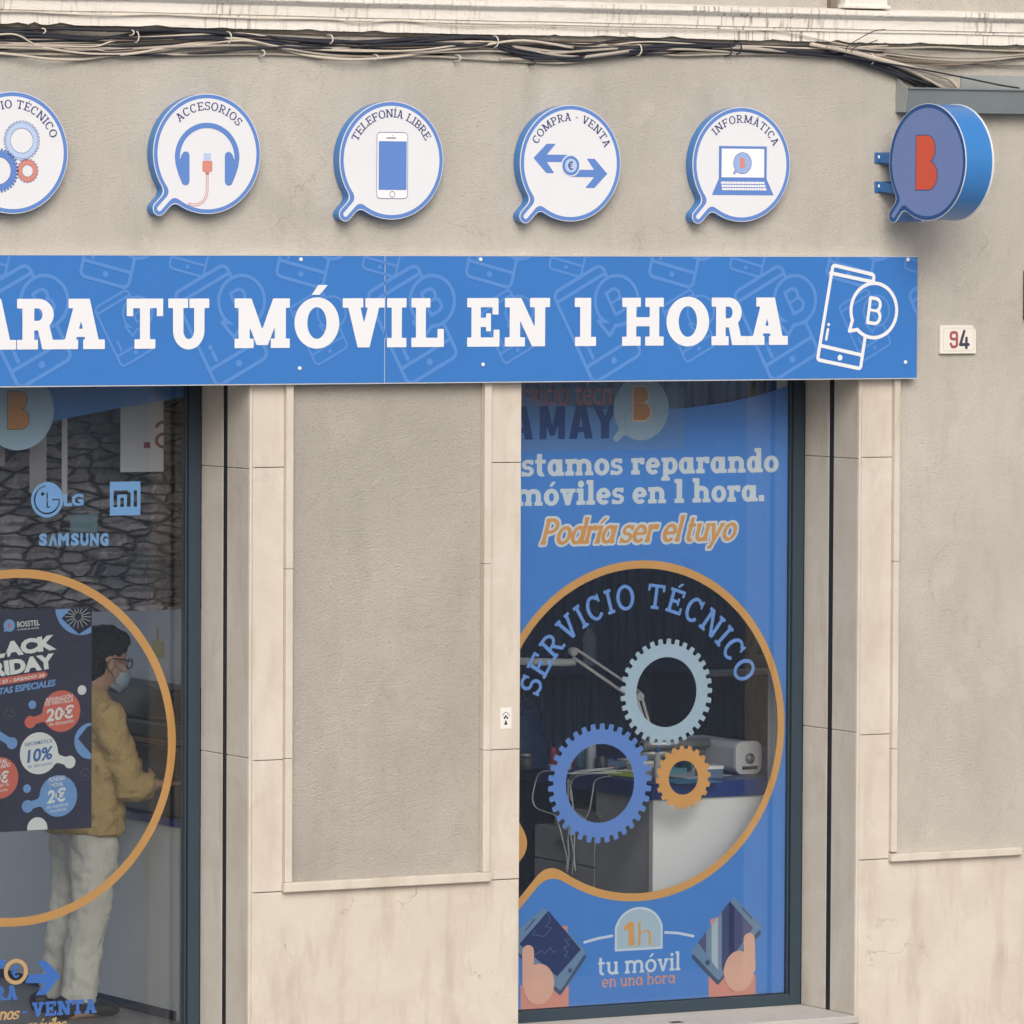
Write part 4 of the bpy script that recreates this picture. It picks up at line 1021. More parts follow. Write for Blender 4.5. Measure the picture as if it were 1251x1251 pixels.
# slanted script line with cream outline
def script(txt, px0, px1, py, hp, k, grow):
    a = at(px0, py, YD); b = at(px1, py, YD)
    L = text_line(txt, a[0], b[0], a[1], hp/291.0, .165, .115, .03, .012, .26, .30)
    return L if not grow else [U(*[off(g, grow) for g in L])]
flat('script_outline', U(*script('Podría ser el tuyo', 660, 897, 665.5, 32.5, 1, .0105)), .0035, FD(1), m_cap, wr, clip=clipR)
flat('script_lettering', U(*[off(g, .0008) for g in script('Podría ser el tuyo', 660, 897, 665.5, 32.5, 2, 0)]), .0028, FD(2), film('amber script', srgb(236, 172, 98), 1, .4), wr, clip=clipR)
# logo bubble and faded poster print
bx_, bz_ = at(783, 499, YD)
a = at(600, 474, YD); b = at(836, 549, YD)
flat('pale_reflection', rect(a[0], b[1], b[0], a[1]), .01, FD(.7), film('see-through pale reflection', srgb(150, 190, 215), .30, .35), wr, clip=clipR)  # see-through rectangle painting a pale reflection in the pane
a = at(606, 537.5, YD); b = at(754, 495, YD)
x0_ = at(640, 500, YD)[0]
SA = lambda w_: U(sd_poly([(0, 0), (w_, 0), (.5+.03, .82), (.5-.03, .82), (1-w_, 0), (1, 0), (.5+w_*.62, 1), (.5-w_*.62, 1)]), rect(.22, .2, .78, .36))
SM = U(rect(0, 0, .27, 1), rect(.73, 0, 1, 1), sd_poly([(0, 1), (.33, 1), (.58, .1), (.42, .1)]), sd_poly([(1, 1), (.67, 1), (.42, .1), (.58, .1)]))
SY = U(sd_poly([(0, 1), (.33, 1), (.62, .4), (.38, .4)]), sd_poly([(1, 1), (.67, 1), (.38, .4), (.62, .4)]), rect(.34, 0, .66, .45))
sq = lambda g, p0, p1: xform(g, at(p1, 537, YD)[0]-at(p0, 537, YD)[0], b[1]-a[1], 0, at(p0, 537, YD)[0], a[1])
flat('faded_capitals', [sq(SA(.33), 622, 651), sq(SM, 659, 690), sq(SA(.33), 695, 724), sq(SY, 724, 754)], .003, FD(2), film('faded navy print', srgb(38, 74, 140), 1, .4), wr, clip=clipR)
sans('faded_wording', 'rvicio técn', x0_-.01, at(746, 490, YD)[0], at(690, 495.5, YD)[1], at(690, 466, YD)[1], FD(2), film('faded salmon print', srgb(196, 122, 112), .85, .4), wr, bold=.004)
flat('logo_bubble', magnifier(bx_, bz_, .139), .005, FD(3), m_bub, wr, clip=clipR)
flat('logo_ring', line(circ(bx_+.002, bz_-.062, .085), .0012), .0022, FD(4), film('thin teal line', srgb(120, 160, 175), 1, .4), wr, clip=clipR)
q = at(783.5, 493, YD); lb = bshape(q[0], q[1], .152, .60)
flat('logo_letter', lb, .003, FD(5), m_bbr, wr, clip=clipR); flat('logo_letter_outline', line(lb, .0035), .003, FD(6), film('peach outline', srgb(226, 206, 186), 1, .4), wr, clip=clipR)
a = at(950, 476, YD); b = at(963, 463, YD)
flat('paper_tab', sd_poly([a, at(964, 471, YD), b, at(950, 463, YD)]), .004, facade(YG+.02), m_paper, wr)
# phones in hands and the dome
V = lambda x, y: at(630+x/3.79, 1090+y/3.79, YD)
m_body = film('slate phone print', srgb(122, 154, 186), 1, .4); m_under = film('dark slate print', srgb(70, 92, 128), 1, .4); m_scr = film('navy screen print', srgb(42, 58, 112), 1, .4)
m_skin = film('peach print', srgb(238, 190, 170), 1, .4); m_arm = film('pink print', srgb(234, 160, 144), 1, .4); m_hair = film('hairline print', srgb(150, 170, 205), 1, .4)
def vpoly(pts, r_=0): return off(sd_poly([V(*p) for p in pts]), r_)
def deco(name, f, k, m, h=.004): return flat(name, f, h, FD(k), m, wr, clip=clipR)
deco('forearm_print', U(vpoly([(22, 430), (245, 430), (245, 534), (22, 548)]), vpoly([(215, 160), (236, 160), (238, 260), (215, 240)], .004)), 1, m_arm)
deco('phone_side_print', vpoly([(-30, 245), (135, 90), (318, 300), (205, 468)], .008), 2, m_under)
deco('phone_print', vpoly([(-30, 225), (128, 84), (312, 276), (205, 442)], .010), 3, m_body)
deco('screen_print', vpoly([(15, 240), (150, 85), (300, 265), (190, 390)]), 4, m_scr)
deco('speaker_print', cap([V(45, 175), V(86, 125)], .0022), 4, m_scr, .002); deco('button_print', circ(*V(250, 362), .0105), 4, m_under, .003)
cr1 = U(*[cap([V(*p) for p in P_], .0006) for P_ in ([(150, 105), (160, 130), (135, 160), (165, 165), (130, 205), (75, 195), (88, 180), (70, 165)], [(255, 215), (225, 220), (245, 245), (220, 255), (240, 280), (222, 295), (250, 305)], [(85, 290), (118, 270), (130, 285), (160, 255), (170, 278), (190, 270)])])
deco('crack_print', cr1, 5, m_hair, .0012)
deco('hand_print', U(elli(*V(105, 425), .0765, .0885), cap([V(55, 275), V(55, 420)], .029)), 6, m_skin)
deco('forearm_print', U(vpoly([(893, 380), (1110, 380), (1110, 472), (893, 492)]), vpoly([(905, 130), (930, 120), (930, 160), (905, 180)], .004)), 1, m_arm)
deco('phone_side_print', vpoly([(1020, 50), (1128, 190), (1060, 260), (935, 420), (820, 300)], .008), 2, m_under)
deco('phone_print', vpoly([(1008, 36), (1126, 158), (938, 395), (822, 272)], .010), 3, m_body)
scr = vpoly([(990, 42), (1098, 165), (945, 375), (842, 232)])
deco('screen_print', scr, 4, film('dusk screen print', srgb(92, 98, 140), 1, .35))
for i, (a, b, c) in enumerate(((880, 905, (130, 160, 185)), (905, 935, (190, 208, 216)), (935, 952, (140, 156, 186)), (952, 985, (70, 84, 128)), (985, 1010, (46, 56, 104)), (1010, 1045, (84, 88, 132)))):
    deco('screen_stripe_print', inter(scr, vpoly([(a, 20), (b, 20), (b, 420), (a, 420)])), 5, film('stripe print %d' % i, srgb(*c), 1, .35))
deco('speaker_print', cap([V(1046, 72), V(1090, 120)], .0026), 6, m_scr, .002); deco('button_print', circ(*V(886, 325), .0115), 6, m_under, .003)
deco('hand_print', U(elli(*V(1030, 365), .0775, .0905), cap([V(1078, 218), V(1082, 350)], .029)), 7, m_skin)
dome = sub(U(elli(*V(570, 176), .120, .102), rrect(V(460, 0)[0], V(0, 330)[1], V(681, 0)[0], V(0, 165)[1], .03)), rect(V(400, 0)[0], V(0, 420)[1], V(800, 0)[0], V(570, 268)[1]))
m_ice = film('ice white print', srgb(226, 238, 248), 1, .4)
deco('dome_print', dome, 1, m_ice); deco('dome_print', off(dome, -.010), 2, m_gl)
deco('dome_arm_print', U(cap([V(318, 232), V(380, 214), V(446, 202)], .0058), cap([V(692, 186), V(750, 189), V(822, 203)], .0058)), 1, m_ice)
deco('dome_figure', vpoly([(522, 248), (548, 247), (546, 138), (525, 138), (500, 158), (500, 178), (522, 168)]), 3, m_or, .002)
a, b = V(566, 248), V(626, 135); sans('dome_letter', 'h', a[0], b[0], a[1], b[1], FD(3), m_or, wr, bold=-.012)
deco('dome_stop', circ(*V(642, 240), .0035), 3, m_or, .0018)
tl_('tu móvil', 730.5, 831, 1191.5, 24, m_ice, 'offer_lettering', 1, .15, .13, .07, .05, .3)
a = V(400, 447); tl_('en una hora', 735.2, 825, 1206.5, 15.2, film('salmon print', srgb(238, 170, 138), 1, .4), 'offer_lettering', 1, .13, .11, .06, .07, .3, h=.0022)

# ---------------------------------------------------------------- left window
wl_ = empty('shop_window', (-1.9, .46, 0), 'left clear shop window with an orange ring and phone brand decals', 'shop window')
frame(A0+.001, A1-.0005, -.03, 2.84, wl_, .057, .03)
MB().box(A0+.05, YG, .02, A1-.05, YG+.006, 2.80).build('glass_pane', m_glass, wl_)
clipL = (-3.2, .034, A1-.066, 2.80)
def dl(name, f, k, m, h=.004): return flat(name, f, h, FD(k), m, wl_, clip=clipL)
mgl = magnifier(-2.085, 1.245, .738)
dl('ring_decal', sub(off(mgl, .0), off(mgl, -.036)), 1, m_or, .005)
pl = [at(x, y, YD) for x, y in ((-160, 548), (-60, 533), (0, 523), (65, 514), (110, 505.5), (150, 497.5), (195, 490), (232, 484))]
dl('blue_film', sd_poly([(pl[0][0], 2.9)]+pl+[(pl[-1][0], 2.9)]), 0, m_vbt, .008)
x, z = at(22, 501.5, YD); dl('logo_bubble', magnifier(x, z, .163), 1, m_bub)
q = at(22, 501, YD); lb = bshape(q[0], q[1], .158, .62); dl('logo_letter', lb, 2, m_bbr, .003); dl('logo_letter_outline', line(lb, .0016), 3, film('brown outline', srgb(120, 88, 60), 1, .4), .002)
m_br = film('brand blue vinyl', srgb(138, 188, 238), 1, .4)
# smiling disc with two letters
c = at(57.5, 610.5, YD); R_ = .0735
face = sub(circ(*c, R_), line(rs(c[0], c[1], R_*.78, R_*.78, 100, 352, .0001, .0001, 40), .0034), circ(c[0]-R_*.28, c[1]+R_*.33, R_*.11), rect(c[0]-.003, c[1]-R_*.45, c[0]+.003, c[1]+R_*.42), rect(c[0]-.003, c[1]-R_*.45, c[0]+R_*.2, c[1]-R_*.37), rect(c[0]+R_*.3, c[1]-R_*.05, c[0]+R_*.8, c[1]+R_*.04))
dl('brand_disc', face, 1, m_br, .0022)
a, b = at(77.8, 618.5, YD), at(102, 603, YD); sans('brand_lettering', 'LG', a[0], b[0], a[1], b[1], FD(1), m_br, wl_, bold=.045)
a, b = at(134, 630, YD), at(171.5, 588, YD); sx = lambda u, v: (a[0]+(b[0]-a[0])*u, a[1]+(b[1]-a[1])*v)
def srr(u0, v0, u1, v1): return rect(*sx(u0, v0), *sx(u1, v1))
mi = sub(rect(*a, *b), srr(.12, .25, .24, .72), srr(.12, .62, .58, .74), srr(.56, .25, .68, .70), srr(.34, .25, .46, .52), srr(.78, .25, .89, .74))
dl('brand_square', mi, 1, m_br, .0025)
for i, ch in enumerate('SΛMSUNG'):
    xx = [47.5, 59.5, 71, 86.5, 98, 110, 122.5][i]; ww = [10, 10.5, 13, 10, 10, 10.5, 10][i]; a, b = at(xx, 667, YD), at(xx+ww, 651.5-i*.1, YD)
    sans('brand_letter', ch, a[0], b[0], a[1], b[1], FD(1), m_br, wl_, bold=.055)
# arrows, coin and wording at the bottom
m_db = film('strong blue vinyl', srgb(80, 138, 226), 1, .4)
W_ = lambda x, y: at(x/8.93, 1140+y/8.93, YD)
tipx = W_(665, 465); sft = [(400, 303), (500, 300), (665, 465), (500, 672), (385, 680), (485, 545), (270, 545), (315, 455), (500, 440)]
dl('arrow_decal', sd_poly([W_(*p) for p in sft]), 1, m_db)
cc = W_(172, 420); dl('arrow_decal', sd_poly([(2*cc[0]-W_(*p)[0], 2*cc[1]-W_(*p)[1]) for p in sft]), 1, m_db)
dl('coin_decal', sub(elli(*cc, .0545, .0535), circ(*cc, .037)), 2, film('peach vinyl', srgb(246, 202, 142), 1, .4), .003)
dl('euro_decal', euro(cc[0], cc[1], .052, .2), 2, m_db, .002)
def tl2(txt, px0, px1, py, hp, mat, name, **kw):
    a = at(px0, py, YD); b = at(px1, py, YD); L = text_line(txt, a[0], b[0], a[1], hp/291.0, **kw)
    return flat(name, L, .003, FD(1), mat, wl_, clip=clipL)
tl2('COMPRA', -70, 21.5, 1227, 17.5, m_db, 'deal_lettering', w=.24, t=.19, e=.1)
tl2('VENTA', 39, 118, 1242.5, 17.5, m_db, 'deal_lettering', w=.24, t=.19, e=.1)
dl('dash_decal', rect(*at(27.5, 1238, YD), *at(33.5, 1235, YD)), 1, m_db)
m_pch = film('peach script vinyl', srgb(244, 200, 138), 1, .4)
tl2('nos', -2, 22, 1246.5, 15, m_pch, 'deal_script', w=.2, t=.13, e=.03, gap=-.02, shear=.3)
tl2('móviles', 31, 79, 1262, 16.5, m_pch, 'deal_script', w=.2, t=.13, e=.03, gap=-.02, shear=.3)

# ---------------------------------------------------------------- sheets hung behind the left window
m_sheet = film('dull white sheet', (.56, .565, .57), 1, .6, .3); m_shade = film('translucent strip', (.50, .47, .47), .55, .6, .3)
def sheet(x0, y0, x1, y1, label, mat, Y=.58, extra=None):
    a = at(x0, y1, Y); b = at(x1, y0, Y); t = empty('hanging_sheet', ((a[0]+b[0])/2, Y, a[1]), label, 'hanging sheet')
    MB().box(a[0], Y, a[1], b[0], Y+.0012, max(b[1], a[1]+.01)).build('sheet', mat, t)
    if extra: extra(t, Y)
def dotmark(t, Y):
    m = film('dark red print', srgb(112, 36, 58), 1, .5)
    a, b = at(175.5, 547.5, Y), at(183.5, 540, Y); xr_ = at(199.5, 540, Y)[0]
    c = at(200, 538, Y); c2 = at(200, 520, Y)
    flat('red_print', [rect(*a, *b), ering(c[0], c[1], .042, .034, .016, .013), rs(c2[0], c2[1]-.012, .042, .034, 60, 175, .014)], .003, facade(Y-.001), m, t, clip=(-9, -9, xr_, 9))
sheet(147, 470, 200, 577, 'white paper sheet with a cut off dark red letter, hung in the left window', m_sheet, .58, dotmark)
sheet(36, 470, 57, 602, 'wide translucent strip hanging beside the round logo in the left window', m_shade)
sheet(75.5, 470, 82.5, 612, 'narrow pale strip hanging left of the paper sheet', film('narrow strip', (.62, .60, .60), .8, .6, .3))
sheet(-40, 470, 6.5, 570, 'pale sheet cut by the left edge behind the round logo', m_shade)
sheet(85.5, 628, 119, 651, 'small greenish see-through card above the word of seven letters', film('green card', srgb(110, 140, 150), .45, .5), .56)

# ---------------------------------------------------------------- sale poster behind the glass
YP = .50
a, b = at(0, 1015, YP), at(112.2, 742.5, YP); px1_ = b[0]; pz0 = at(108, 1011.5, YP)[1]; pz1 = at(112, 742.5, YP)[1]; px0_ = px1_-.655
po = empty('sale_poster', ((px0_+px1_)/2, YP, pz0), 'dark sale poster with white headline and coloured price bubbles in the left window', 'poster')
m_pd = film('charcoal poster', srgb(58, 58, 76), 1, .35); m_pw = film('poster white', srgb(230, 234, 228), 1, .4); m_pb = film('poster blue', srgb(122, 164, 216), 1, .4)
m_pr = film('poster red', srgb(216, 112, 92), 1, .4); m_pn = film('poster dark navy', srgb(34, 36, 52), 1, .4); m_pt = film('poster text blue', srgb(72, 112, 172), 1, .4)
MB().box(px0_, YP, pz0, px1_, YP+.001, pz1).build('paper', m_pd, po)
Q = lambda x, y: at(x/4.467, 740+y/4.467, YP)
clipP = (px0_+.002, pz0+.002, px1_-.002, pz1-.002)
def pd(name, f, k, m, h=.003): return flat(name, f, h, facade(YP-.0008*k), m, po, clip=clipP)
def pc(x, y, r_): c = Q(x, y); return circ(c[0], c[1], r_/1300.0)
def drop(x, y, r1, x2, y2, r2): return U(smin(pc(x, y, r1), U(pc(x2, y2, r2), cap([Q(x2, y2), Q(x2+(x-x2)*.62, y2+(y-y2)*.62)], r2*.62/1300.0)), .016))
pd('crescent_print', sub(pc(445, 0, 158), pc(480, -25, 118)), 1, m_pb); pd('star_patch_print', sd_poly([Q(335, 70), Q(420, -20), Q(500, -20), Q(500, 110), Q(430, 155)]), 2, m_pn)
rg = random.Random(2)
fire = [cap([Q(425, 60), Q(425+70*math.cos(a), 60+62*math.sin(a))], .0009) for a in np.linspace(0, 2*pi, 17)[:-1]]
pd('firework_print', [sub(g, pc(425, 60, 20)) for g in fire], 3, m_pw, .0016)
pd('crescent_print', sub(pc(495, 738, 98), sd_poly([Q(425, 725), Q(475, 660), Q(540, 640), Q(540, 860)])), 1, m_pb)
pd('price_bubble_print', drop(335, 575, 112, 165, 635, 33), 1, m_pr); pd('price_bubble_print', drop(212, 805, 113, 380, 853, 34), 1, m_pw)
pd('price_bubble_print', drop(318, 1038, 112, 150, 1095, 34), 1, m_pb); pd('price_bubble_print', pc(-4, 940, 112), 1, m_pr); pd('price_bubble_print', drop(-110, 640, 112, 65, 750, 32), 1, m_pb)
pd('dot_print', U(pc(176, 540, 23), pc(147, 998, 23)), 1, m_pb); pd('dot_print', U(pc(447, 460, 26), pc(203, 1215, 60)), 1, m_pw)
for (x, y) in ((50, 580), (465, 905)):
    pd('cloud_outline_print', [line(U(pc(x, y, 18), pc(x-16, y+14, 14), pc(x+16, y+14, 14)), .0007), *[cap([Q(x-20+10*i, y+36), Q(x-22+10*i, y+50)], .0006) for i in range(5)]], 1, film('poster grey line', srgb(120, 124, 138), 1, .4), .0014)
def pt(txt, x0, x1, yb, yt, m, bold=.04, shear=0, k=2, rise=.112, name='poster_lettering'):
    a = Q(x0, yb); b = Q(x1, yb); z1_ = Q(x0, yt)[1]
    sans(name, txt, a[0], b[0], a[1], z1_, facade(YP-.0008*k), m, po, bold=bold, shear=shear, rise=rise)
pt('BLACK', -98, 308, 302, 218, m_pw, .062); pt('FRIDAY', -98, 302, 402, 320, m_pw, .062)
pd('ribbon_print', sd_poly([Q(-110, 412), Q(245, 358), Q(262, 375), Q(245, 395), Q(-110, 452)]), 1, m_pr)
pt('LUNES 23 - SÁBADO 28', -96, 244, 441, 419, m_pw, .03, .2, 2); pt('OFERTAS ESPECIALES', -110, 306, 503, 466, m_pb, .04, .2, 1)
pd('poster_logo', magnifier(*Q(50, 108), .026), 1, m_pb); pd('poster_logo', bshape(*Q(50, 108), .020, .6), 2, m_pr, .0015)
pt('BOSSTEL', 94, 217, 118, 88, m_pw, .012, 0, 1, .06); pt('tu tienda de móviles', 94, 212, 136, 124, m_pw, .0, 0, 1, .06)
pt('REPARACIÓN', 250, 398, 525, 500, m_pw, .016, .2); pt('DE PANTALLA', 245, 400, 548, 526, m_pw, .016, .2); pt('20€', 250, 410, 636, 562, m_pw, .03, .2); pt('de descuento', 268, 402, 657, 636, m_pw, .0, .2)
pt('INFORMÁTICA', 135, 286, 770, 744, m_pt, .012, .1); pt('10%', 147, 294, 860, 788, m_pt, .03, .2); pt('de descuento', 152, 286, 888, 868, m_pt, -.005, .2)
pt('FUNDAS', 266, 354, 964, 940, m_pw, .016, .2); pt('MÓVIL', 274, 346, 992, 967, m_pw, .016, .2); pt('2€', 256, 366, 1082, 1006, m_pw, .03, .2); pt('en nuestros', 256, 374, 1110, 1092, m_pw, .0, .2); pt('modelos', 272, 362, 1130, 1113, m_pw, .0, .2)
pt('DIGITAL', -60, 40, 872, 850, m_pw, .03, .2); pt('TEMPLADO', -60, 56, 898, 874, m_pw, .03, .2); pt('5€', -42, 54, 978, 912, m_pw, .03, .2); pt('protege tu', -70, 52, 1006, 986, m_pw, 0, .2); pt('pantalla', -56, 42, 1030, 1010, m_pw, 0, .2)
# clear protective sheet in front of the lower half of the shop

# ================================================================== work bench behind the right window
def onz(px, py, Z):
    r = RX*((px-625.5)/FPX)+UX*((625.5-py)/FPX)+fwd
    t = (Z-CAMP[2])/r[2]; return (float(CAMP[0]+r[0]*t), float(CAMP[1]+r[1]*t), float(Z))
m_top = plain('deep blue laminate', srgb(34, 60, 128), .35, .08, 4); m_wht = plain('white laminate', (.89, .885, .84), .4, .03)
m_gwd = plain('grey wood board', (.44, .43, .42), .55, .18, 7); m_steel = plain('brushed metal', (.45, .44, .42), .35, .08, 20, .5, .6)
YW = .66
XD = at(797, 977, YW)[0]; ZB = at(797, 977, YW)[1]; ZTp = ZB+.072
bench = empty('work_bench', (XD+.6, 1.4, .05), 'blue topped work bench with white front and grey drawers in the right window', 'work bench')
MB().box(XD-.015, YW-.02, ZB, 2.6, 2.35, ZTp).build('bench_top', m_top, bench, bevel=.004)
MB().box(XD+.022, YW, .05, 2.6, YW+.025, ZB).build('front_panel', m_wht, bench)
MB().box(XD, YW-.008, .05, XD+.020, YW+.03, ZB).build('edge_post', m_wht, bench, bevel=.003)
y1 = onx(727, 1000, XD)[1]; y2 = onx(652, 1030, XD)[1]
MB().box(XD+.004, YW+.03, .05, 2.5, y1, ZB).build('side_panel', m_gwd, bench)
zdr = onx(700, 1014, XD)[2]; zd2 = onx(690, 1054, XD)[2]
MB().box(XD+.02, y1+.004, .05, XD+.5, y2, zdr-.004).build('pedestal', m_gwd, bench)
for a, b in ((.09, zd2-.004), (zd2+.004, zdr-.006)):
    d = MB().box(XD+.002, y1+.008, a, XD+.02, y2-.006, b).build('drawer', m_gwd, bench, bevel=.002)
    hz = b-.05; MB().box(XD-.018, (y1+y2)/2-.045, hz-.006, XD-.010, (y1+y2)/2+.045, hz+.006).box(XD-.012, (y1+y2)/2-.04, hz-.004, XD+.003, (y1+y2)/2-.03, hz+.004).box(XD-.012, (y1+y2)/2+.03, hz-.004, XD+.003, (y1+y2)/2+.04, hz+.004).build('handle', m_steel, d)
h2 = onx(732, 997, XD); MB().box(XD-.02, h2[1]-.03, h2[2]-.006, XD-.012, h2[1]+.05, h2[2]+.006).box(XD-.013, h2[1]-.02, h2[2]-.004, XD+.005, h2[1]-.01, h2[2]+.004).box(XD-.013, h2[1]+.03, h2[2]-.004, XD+.005, h2[1]+.04, h2[2]+.004).build('handle', m_steel, bench)
MB().box(XD+.25, y1+.01, zdr, XD+.5, y2, ZB).build('shelf_back', m_dark, bench)
ob = onx(690, 1008, XD+.06)
MB().box(XD+.05, y1+.05, zdr, XD+.2, y2-.1, zdr+.09).build('drawer_tray', m_gwd, bench, bevel=.004)
# white strip of wall by the right frame
e0 = at(944, 880, .58)[0]
MB().box(e0, .56, .05, e0+.10, .62, 1.52).build('pale_post', m_wht, bench)

# shelf with bottle
m_shelf = plain('navy shelf', srgb(28, 44, 84), .5, .1)
zs = at(720, 813, 2.2)[1]
sh = empty('wall_shelf', (1.6, 2.3, zs), 'dark navy shelf across the back of the right window, behind the arched words', 'shelf')
MB().box(.9, 2.02, zs-.03, 3.0, 2.5, zs).build('board', m_shelf, sh)
MB().box(2.2, 2.05, zs-.3, 2.23, 2.5, zs-.031).box(1.0, 2.05, zs-.3, 1.03, 2.5, zs-.031).build('support', m_shelf, sh)
m_pet = film('clear plastic', (.55, .70, .78), .38, .15); m_cap2 = plain('blue cap', srgb(70, 120, 170), .4)
bxp, _ = at(720, 790, 2.2)
bo = empty('plastic_bottle', (bxp, 2.2, zs), 'clear ribbed plastic bottle with a blue cap standing on the shelf', 'bottle')
pr = [(.030, 0), (.034, .008)]+[(.034-.0025*(k % 2), .02+.011*k) for k in range(9)]+[(.034, .125), (.026, .15), (.014, .168), (.014, .178)]
MB().lathe((bxp, 2.2, zs), pr, 20).build('body', m_pet, bo); MB().lathe((bxp, 2.2, zs+.176), [(.016, 0), (.016, .018), (.014, .02)], 16).build('cap', m_cap2, bo)
# desk lamp with folding arms
m_lamp = plain('lamp grey enamel', (.72, .70, .67), .45, .05)
YL = 1.55
L3 = lambda x, y, d=0: Vector(at3(x, y, YL+d))
base = onz(806, 938, ZTp); YL = base[1]
lamp = empty('desk_lamp', base, 'grey folding arm desk lamp clamped to the blue bench', 'desk lamp')
MB().lathe(base, [(.03, 0), (.03, .012), (.014, .02), (.012, .06)], 16).build('clamp', m_lamp, lamp)
for d in (-6, 5):
    MB().tube([L3(803+d*.3, 925), L3(781+d*.6, 851)], .007, 8).build('lower_arm', m_lamp, lamp)
MB().tube([L3(783, 846), L3(704, 793)], .0065, 8).tube([L3(776, 856), L3(700, 803)], .0075, 8).build('upper_arm', m_lamp, lamp)
for p in ((781, 851), (700, 796)):
    v = L3(*p); MB().lathe((v.x, v.y-.015, v.z), [(.018, 0), (.02, .006), (.02, .026), (.018, .03)], 14, 'y').build('joint', m_lamp, lamp)
MB().tube([L3(702, 809), L3(690, 809.5), L3(640, 808), L3(600, 806)], [.016, .018, .017, .015], 10).build('lamp_head', m_lamp, lamp)
# white machine
mx0, mz0 = at(899, 951, .86); mx1, mz1 = at(929, 906, .86)
mz0 = ZTp
mach = empty('laminating_machine', ((mx0+mx1)/2, 1.05, ZTp), 'rounded white desk machine with a round dial, right end of the blue bench', 'machine')
m_plas = plain('off white plastic', (.80, .80, .78), .35, .04)
W_m = (mx1-mx0)/2; H_m = mz1-mz0
solid('casing', rrect(mx0, ZTp+.004, mx1, mz1, .035), .004, facade(.88), facade(1.30), plain('grey plastic shell', (.62, .63, .63), .3), mach)
solid('end_cap', rrect(mx0-.004, ZTp+.002, mx1+.004, mz1+.004, .036), .004, facade(.855), facade(.88), m_plas, mach)
dcx, dcz = (mx0+mx1)/2+.004, ZTp+H_m*.50
MB().lathe((dcx, .855, dcz), [(.024, 0), (.024, -.006), (.015, -.008), (.013, -.018), (.008, -.02)], 18, 'y').build('dial', m_steel, mach)
MB().box(mx0+.03, 0.850, ZTp+H_m*.16, mx1-.02, .855, ZTp+H_m*.26).build('switch_plate', plain('black plate', (.05, .05, .055), .4), mach)
for k, (dz, r_) in enumerate(((.13, .022), (.085, .026))):
    rl = empty('paper_roll', (mx0-.18, 1.22, ZTp), 'grey roll lying %s beside the white machine' % ('on top' if k == 0 else 'underneath'), 'roll')
    MB().tube([(mx0-.36, 1.08+.05*k, ZTp+dz), (mx0-.01, 1.08+.05*k, ZTp+dz)], r_, 14).build('sheet_roll', m_steel, rl)
    MB().tube([(mx0-.362, 1.08+.05*k, ZTp+dz), (mx0-.36, 1.08+.05*k, ZTp+dz)], r_*.5, 10).build('core', m_dark, rl)
# papers, note, jars
def paper(px, py, w_, d_, col, label, ang=0, z=0.001):
    p = onz(px, py, ZTp+z); c, s_ = math.cos(ang), math.sin(ang)
    mb = MB().obox((p[0], p[1], p[2]+.001), (c*w_/2, s_*w_/2, 0), (-s_*d_/2, c*d_/2, 0), (0, 0, .001))
    tag(mb.build('paper_sheet', plain('paper '+label[:8], col, .7, .03)), label, 'paper')
paper(765, 946, .16, .30, srgb(190, 205, 70), 'lime green note lying on the blue bench', .2, .004)
paper(842, 954, .22, .22, srgb(90, 165, 200), 'light blue sheet lying on the bench behind the orange gear', -.1, .001)
paper(845, 947, .26, .25, srgb(200, 205, 205), 'white sheet lying on the bench left of the white machine', .15, .004)
paper(655, 935, .30, .10, srgb(195, 205, 210), 'pale sheet at the far left end of the bench', .1, .001)
def pot(px, py, r_, h_, mat, name, label, cat, lid=None, Z=None):
    p = onz(px, py, Z or ZTp); t = empty(name, p, label, cat)
    MB().lathe(p, [(r_*.92, 0), (r_, h_*.1), (r_, h_*.8), (r_*.7, h_*.95), (r_*.66, h_)], 18).build('body', mat, t)
    if lid: MB().lathe((p[0], p[1], p[2]+h_), [(r_*.7, 0), (r_*.7, h_*.16), (r_*.5, h_*.2)], 16).build('lid', lid, t)
m_tube = plain('teal plastic', srgb(74, 116, 140), .4); m_dk = plain('dark tin', (.05, .045, .05), .4); m_yel = plain('yellow lid', srgb(200, 150, 50), .5); m_rd = plain('red tin', srgb(130, 40, 52), .5)
pot(648, 934, .028, .17, m_tube, 'spray_bottle', 'teal spray bottle among the jars at the left end of the bench', 'bottle', m_tube)
pot(661, 934, .022, .10, m_dk, 'small_jar', 'dark jar with yellow lid next to the teal spray bottle', 'jar', m_yel)
pot(642, 940, .04, .06, m_dk, 'small_tin', 'low dark tin in front of the teal spray bottle', 'tin', m_steel)
pot(676, 934, .025, .08, m_rd, 'red_pot', 'dark red pot beside the blue gear on the bench', 'pot')
pot(722, 941, .024, .13, plain('grey bottle', (.35, .38, .40), .4), 'pump_bottle', 'grey pump bottle seen through the blue gear', 'bottle', m_steel)
pot(712, 938, .035, .15, plain('slate box', srgb(80, 120, 140), .5), 'slate_canister', 'slate blue canister left of the pump bottle', 'canister')
pot(735, 942, .03, .07, m_dk, 'dark_cup', 'dark cup right of the pump bottle', 'cup')
pot(803, 952, .016, .12, plain('glue white', (.6, .6, .58), .5), 'glue_bottle', 'white glue bottle between the ice blue and orange gears', 'bottle', m_cap2)
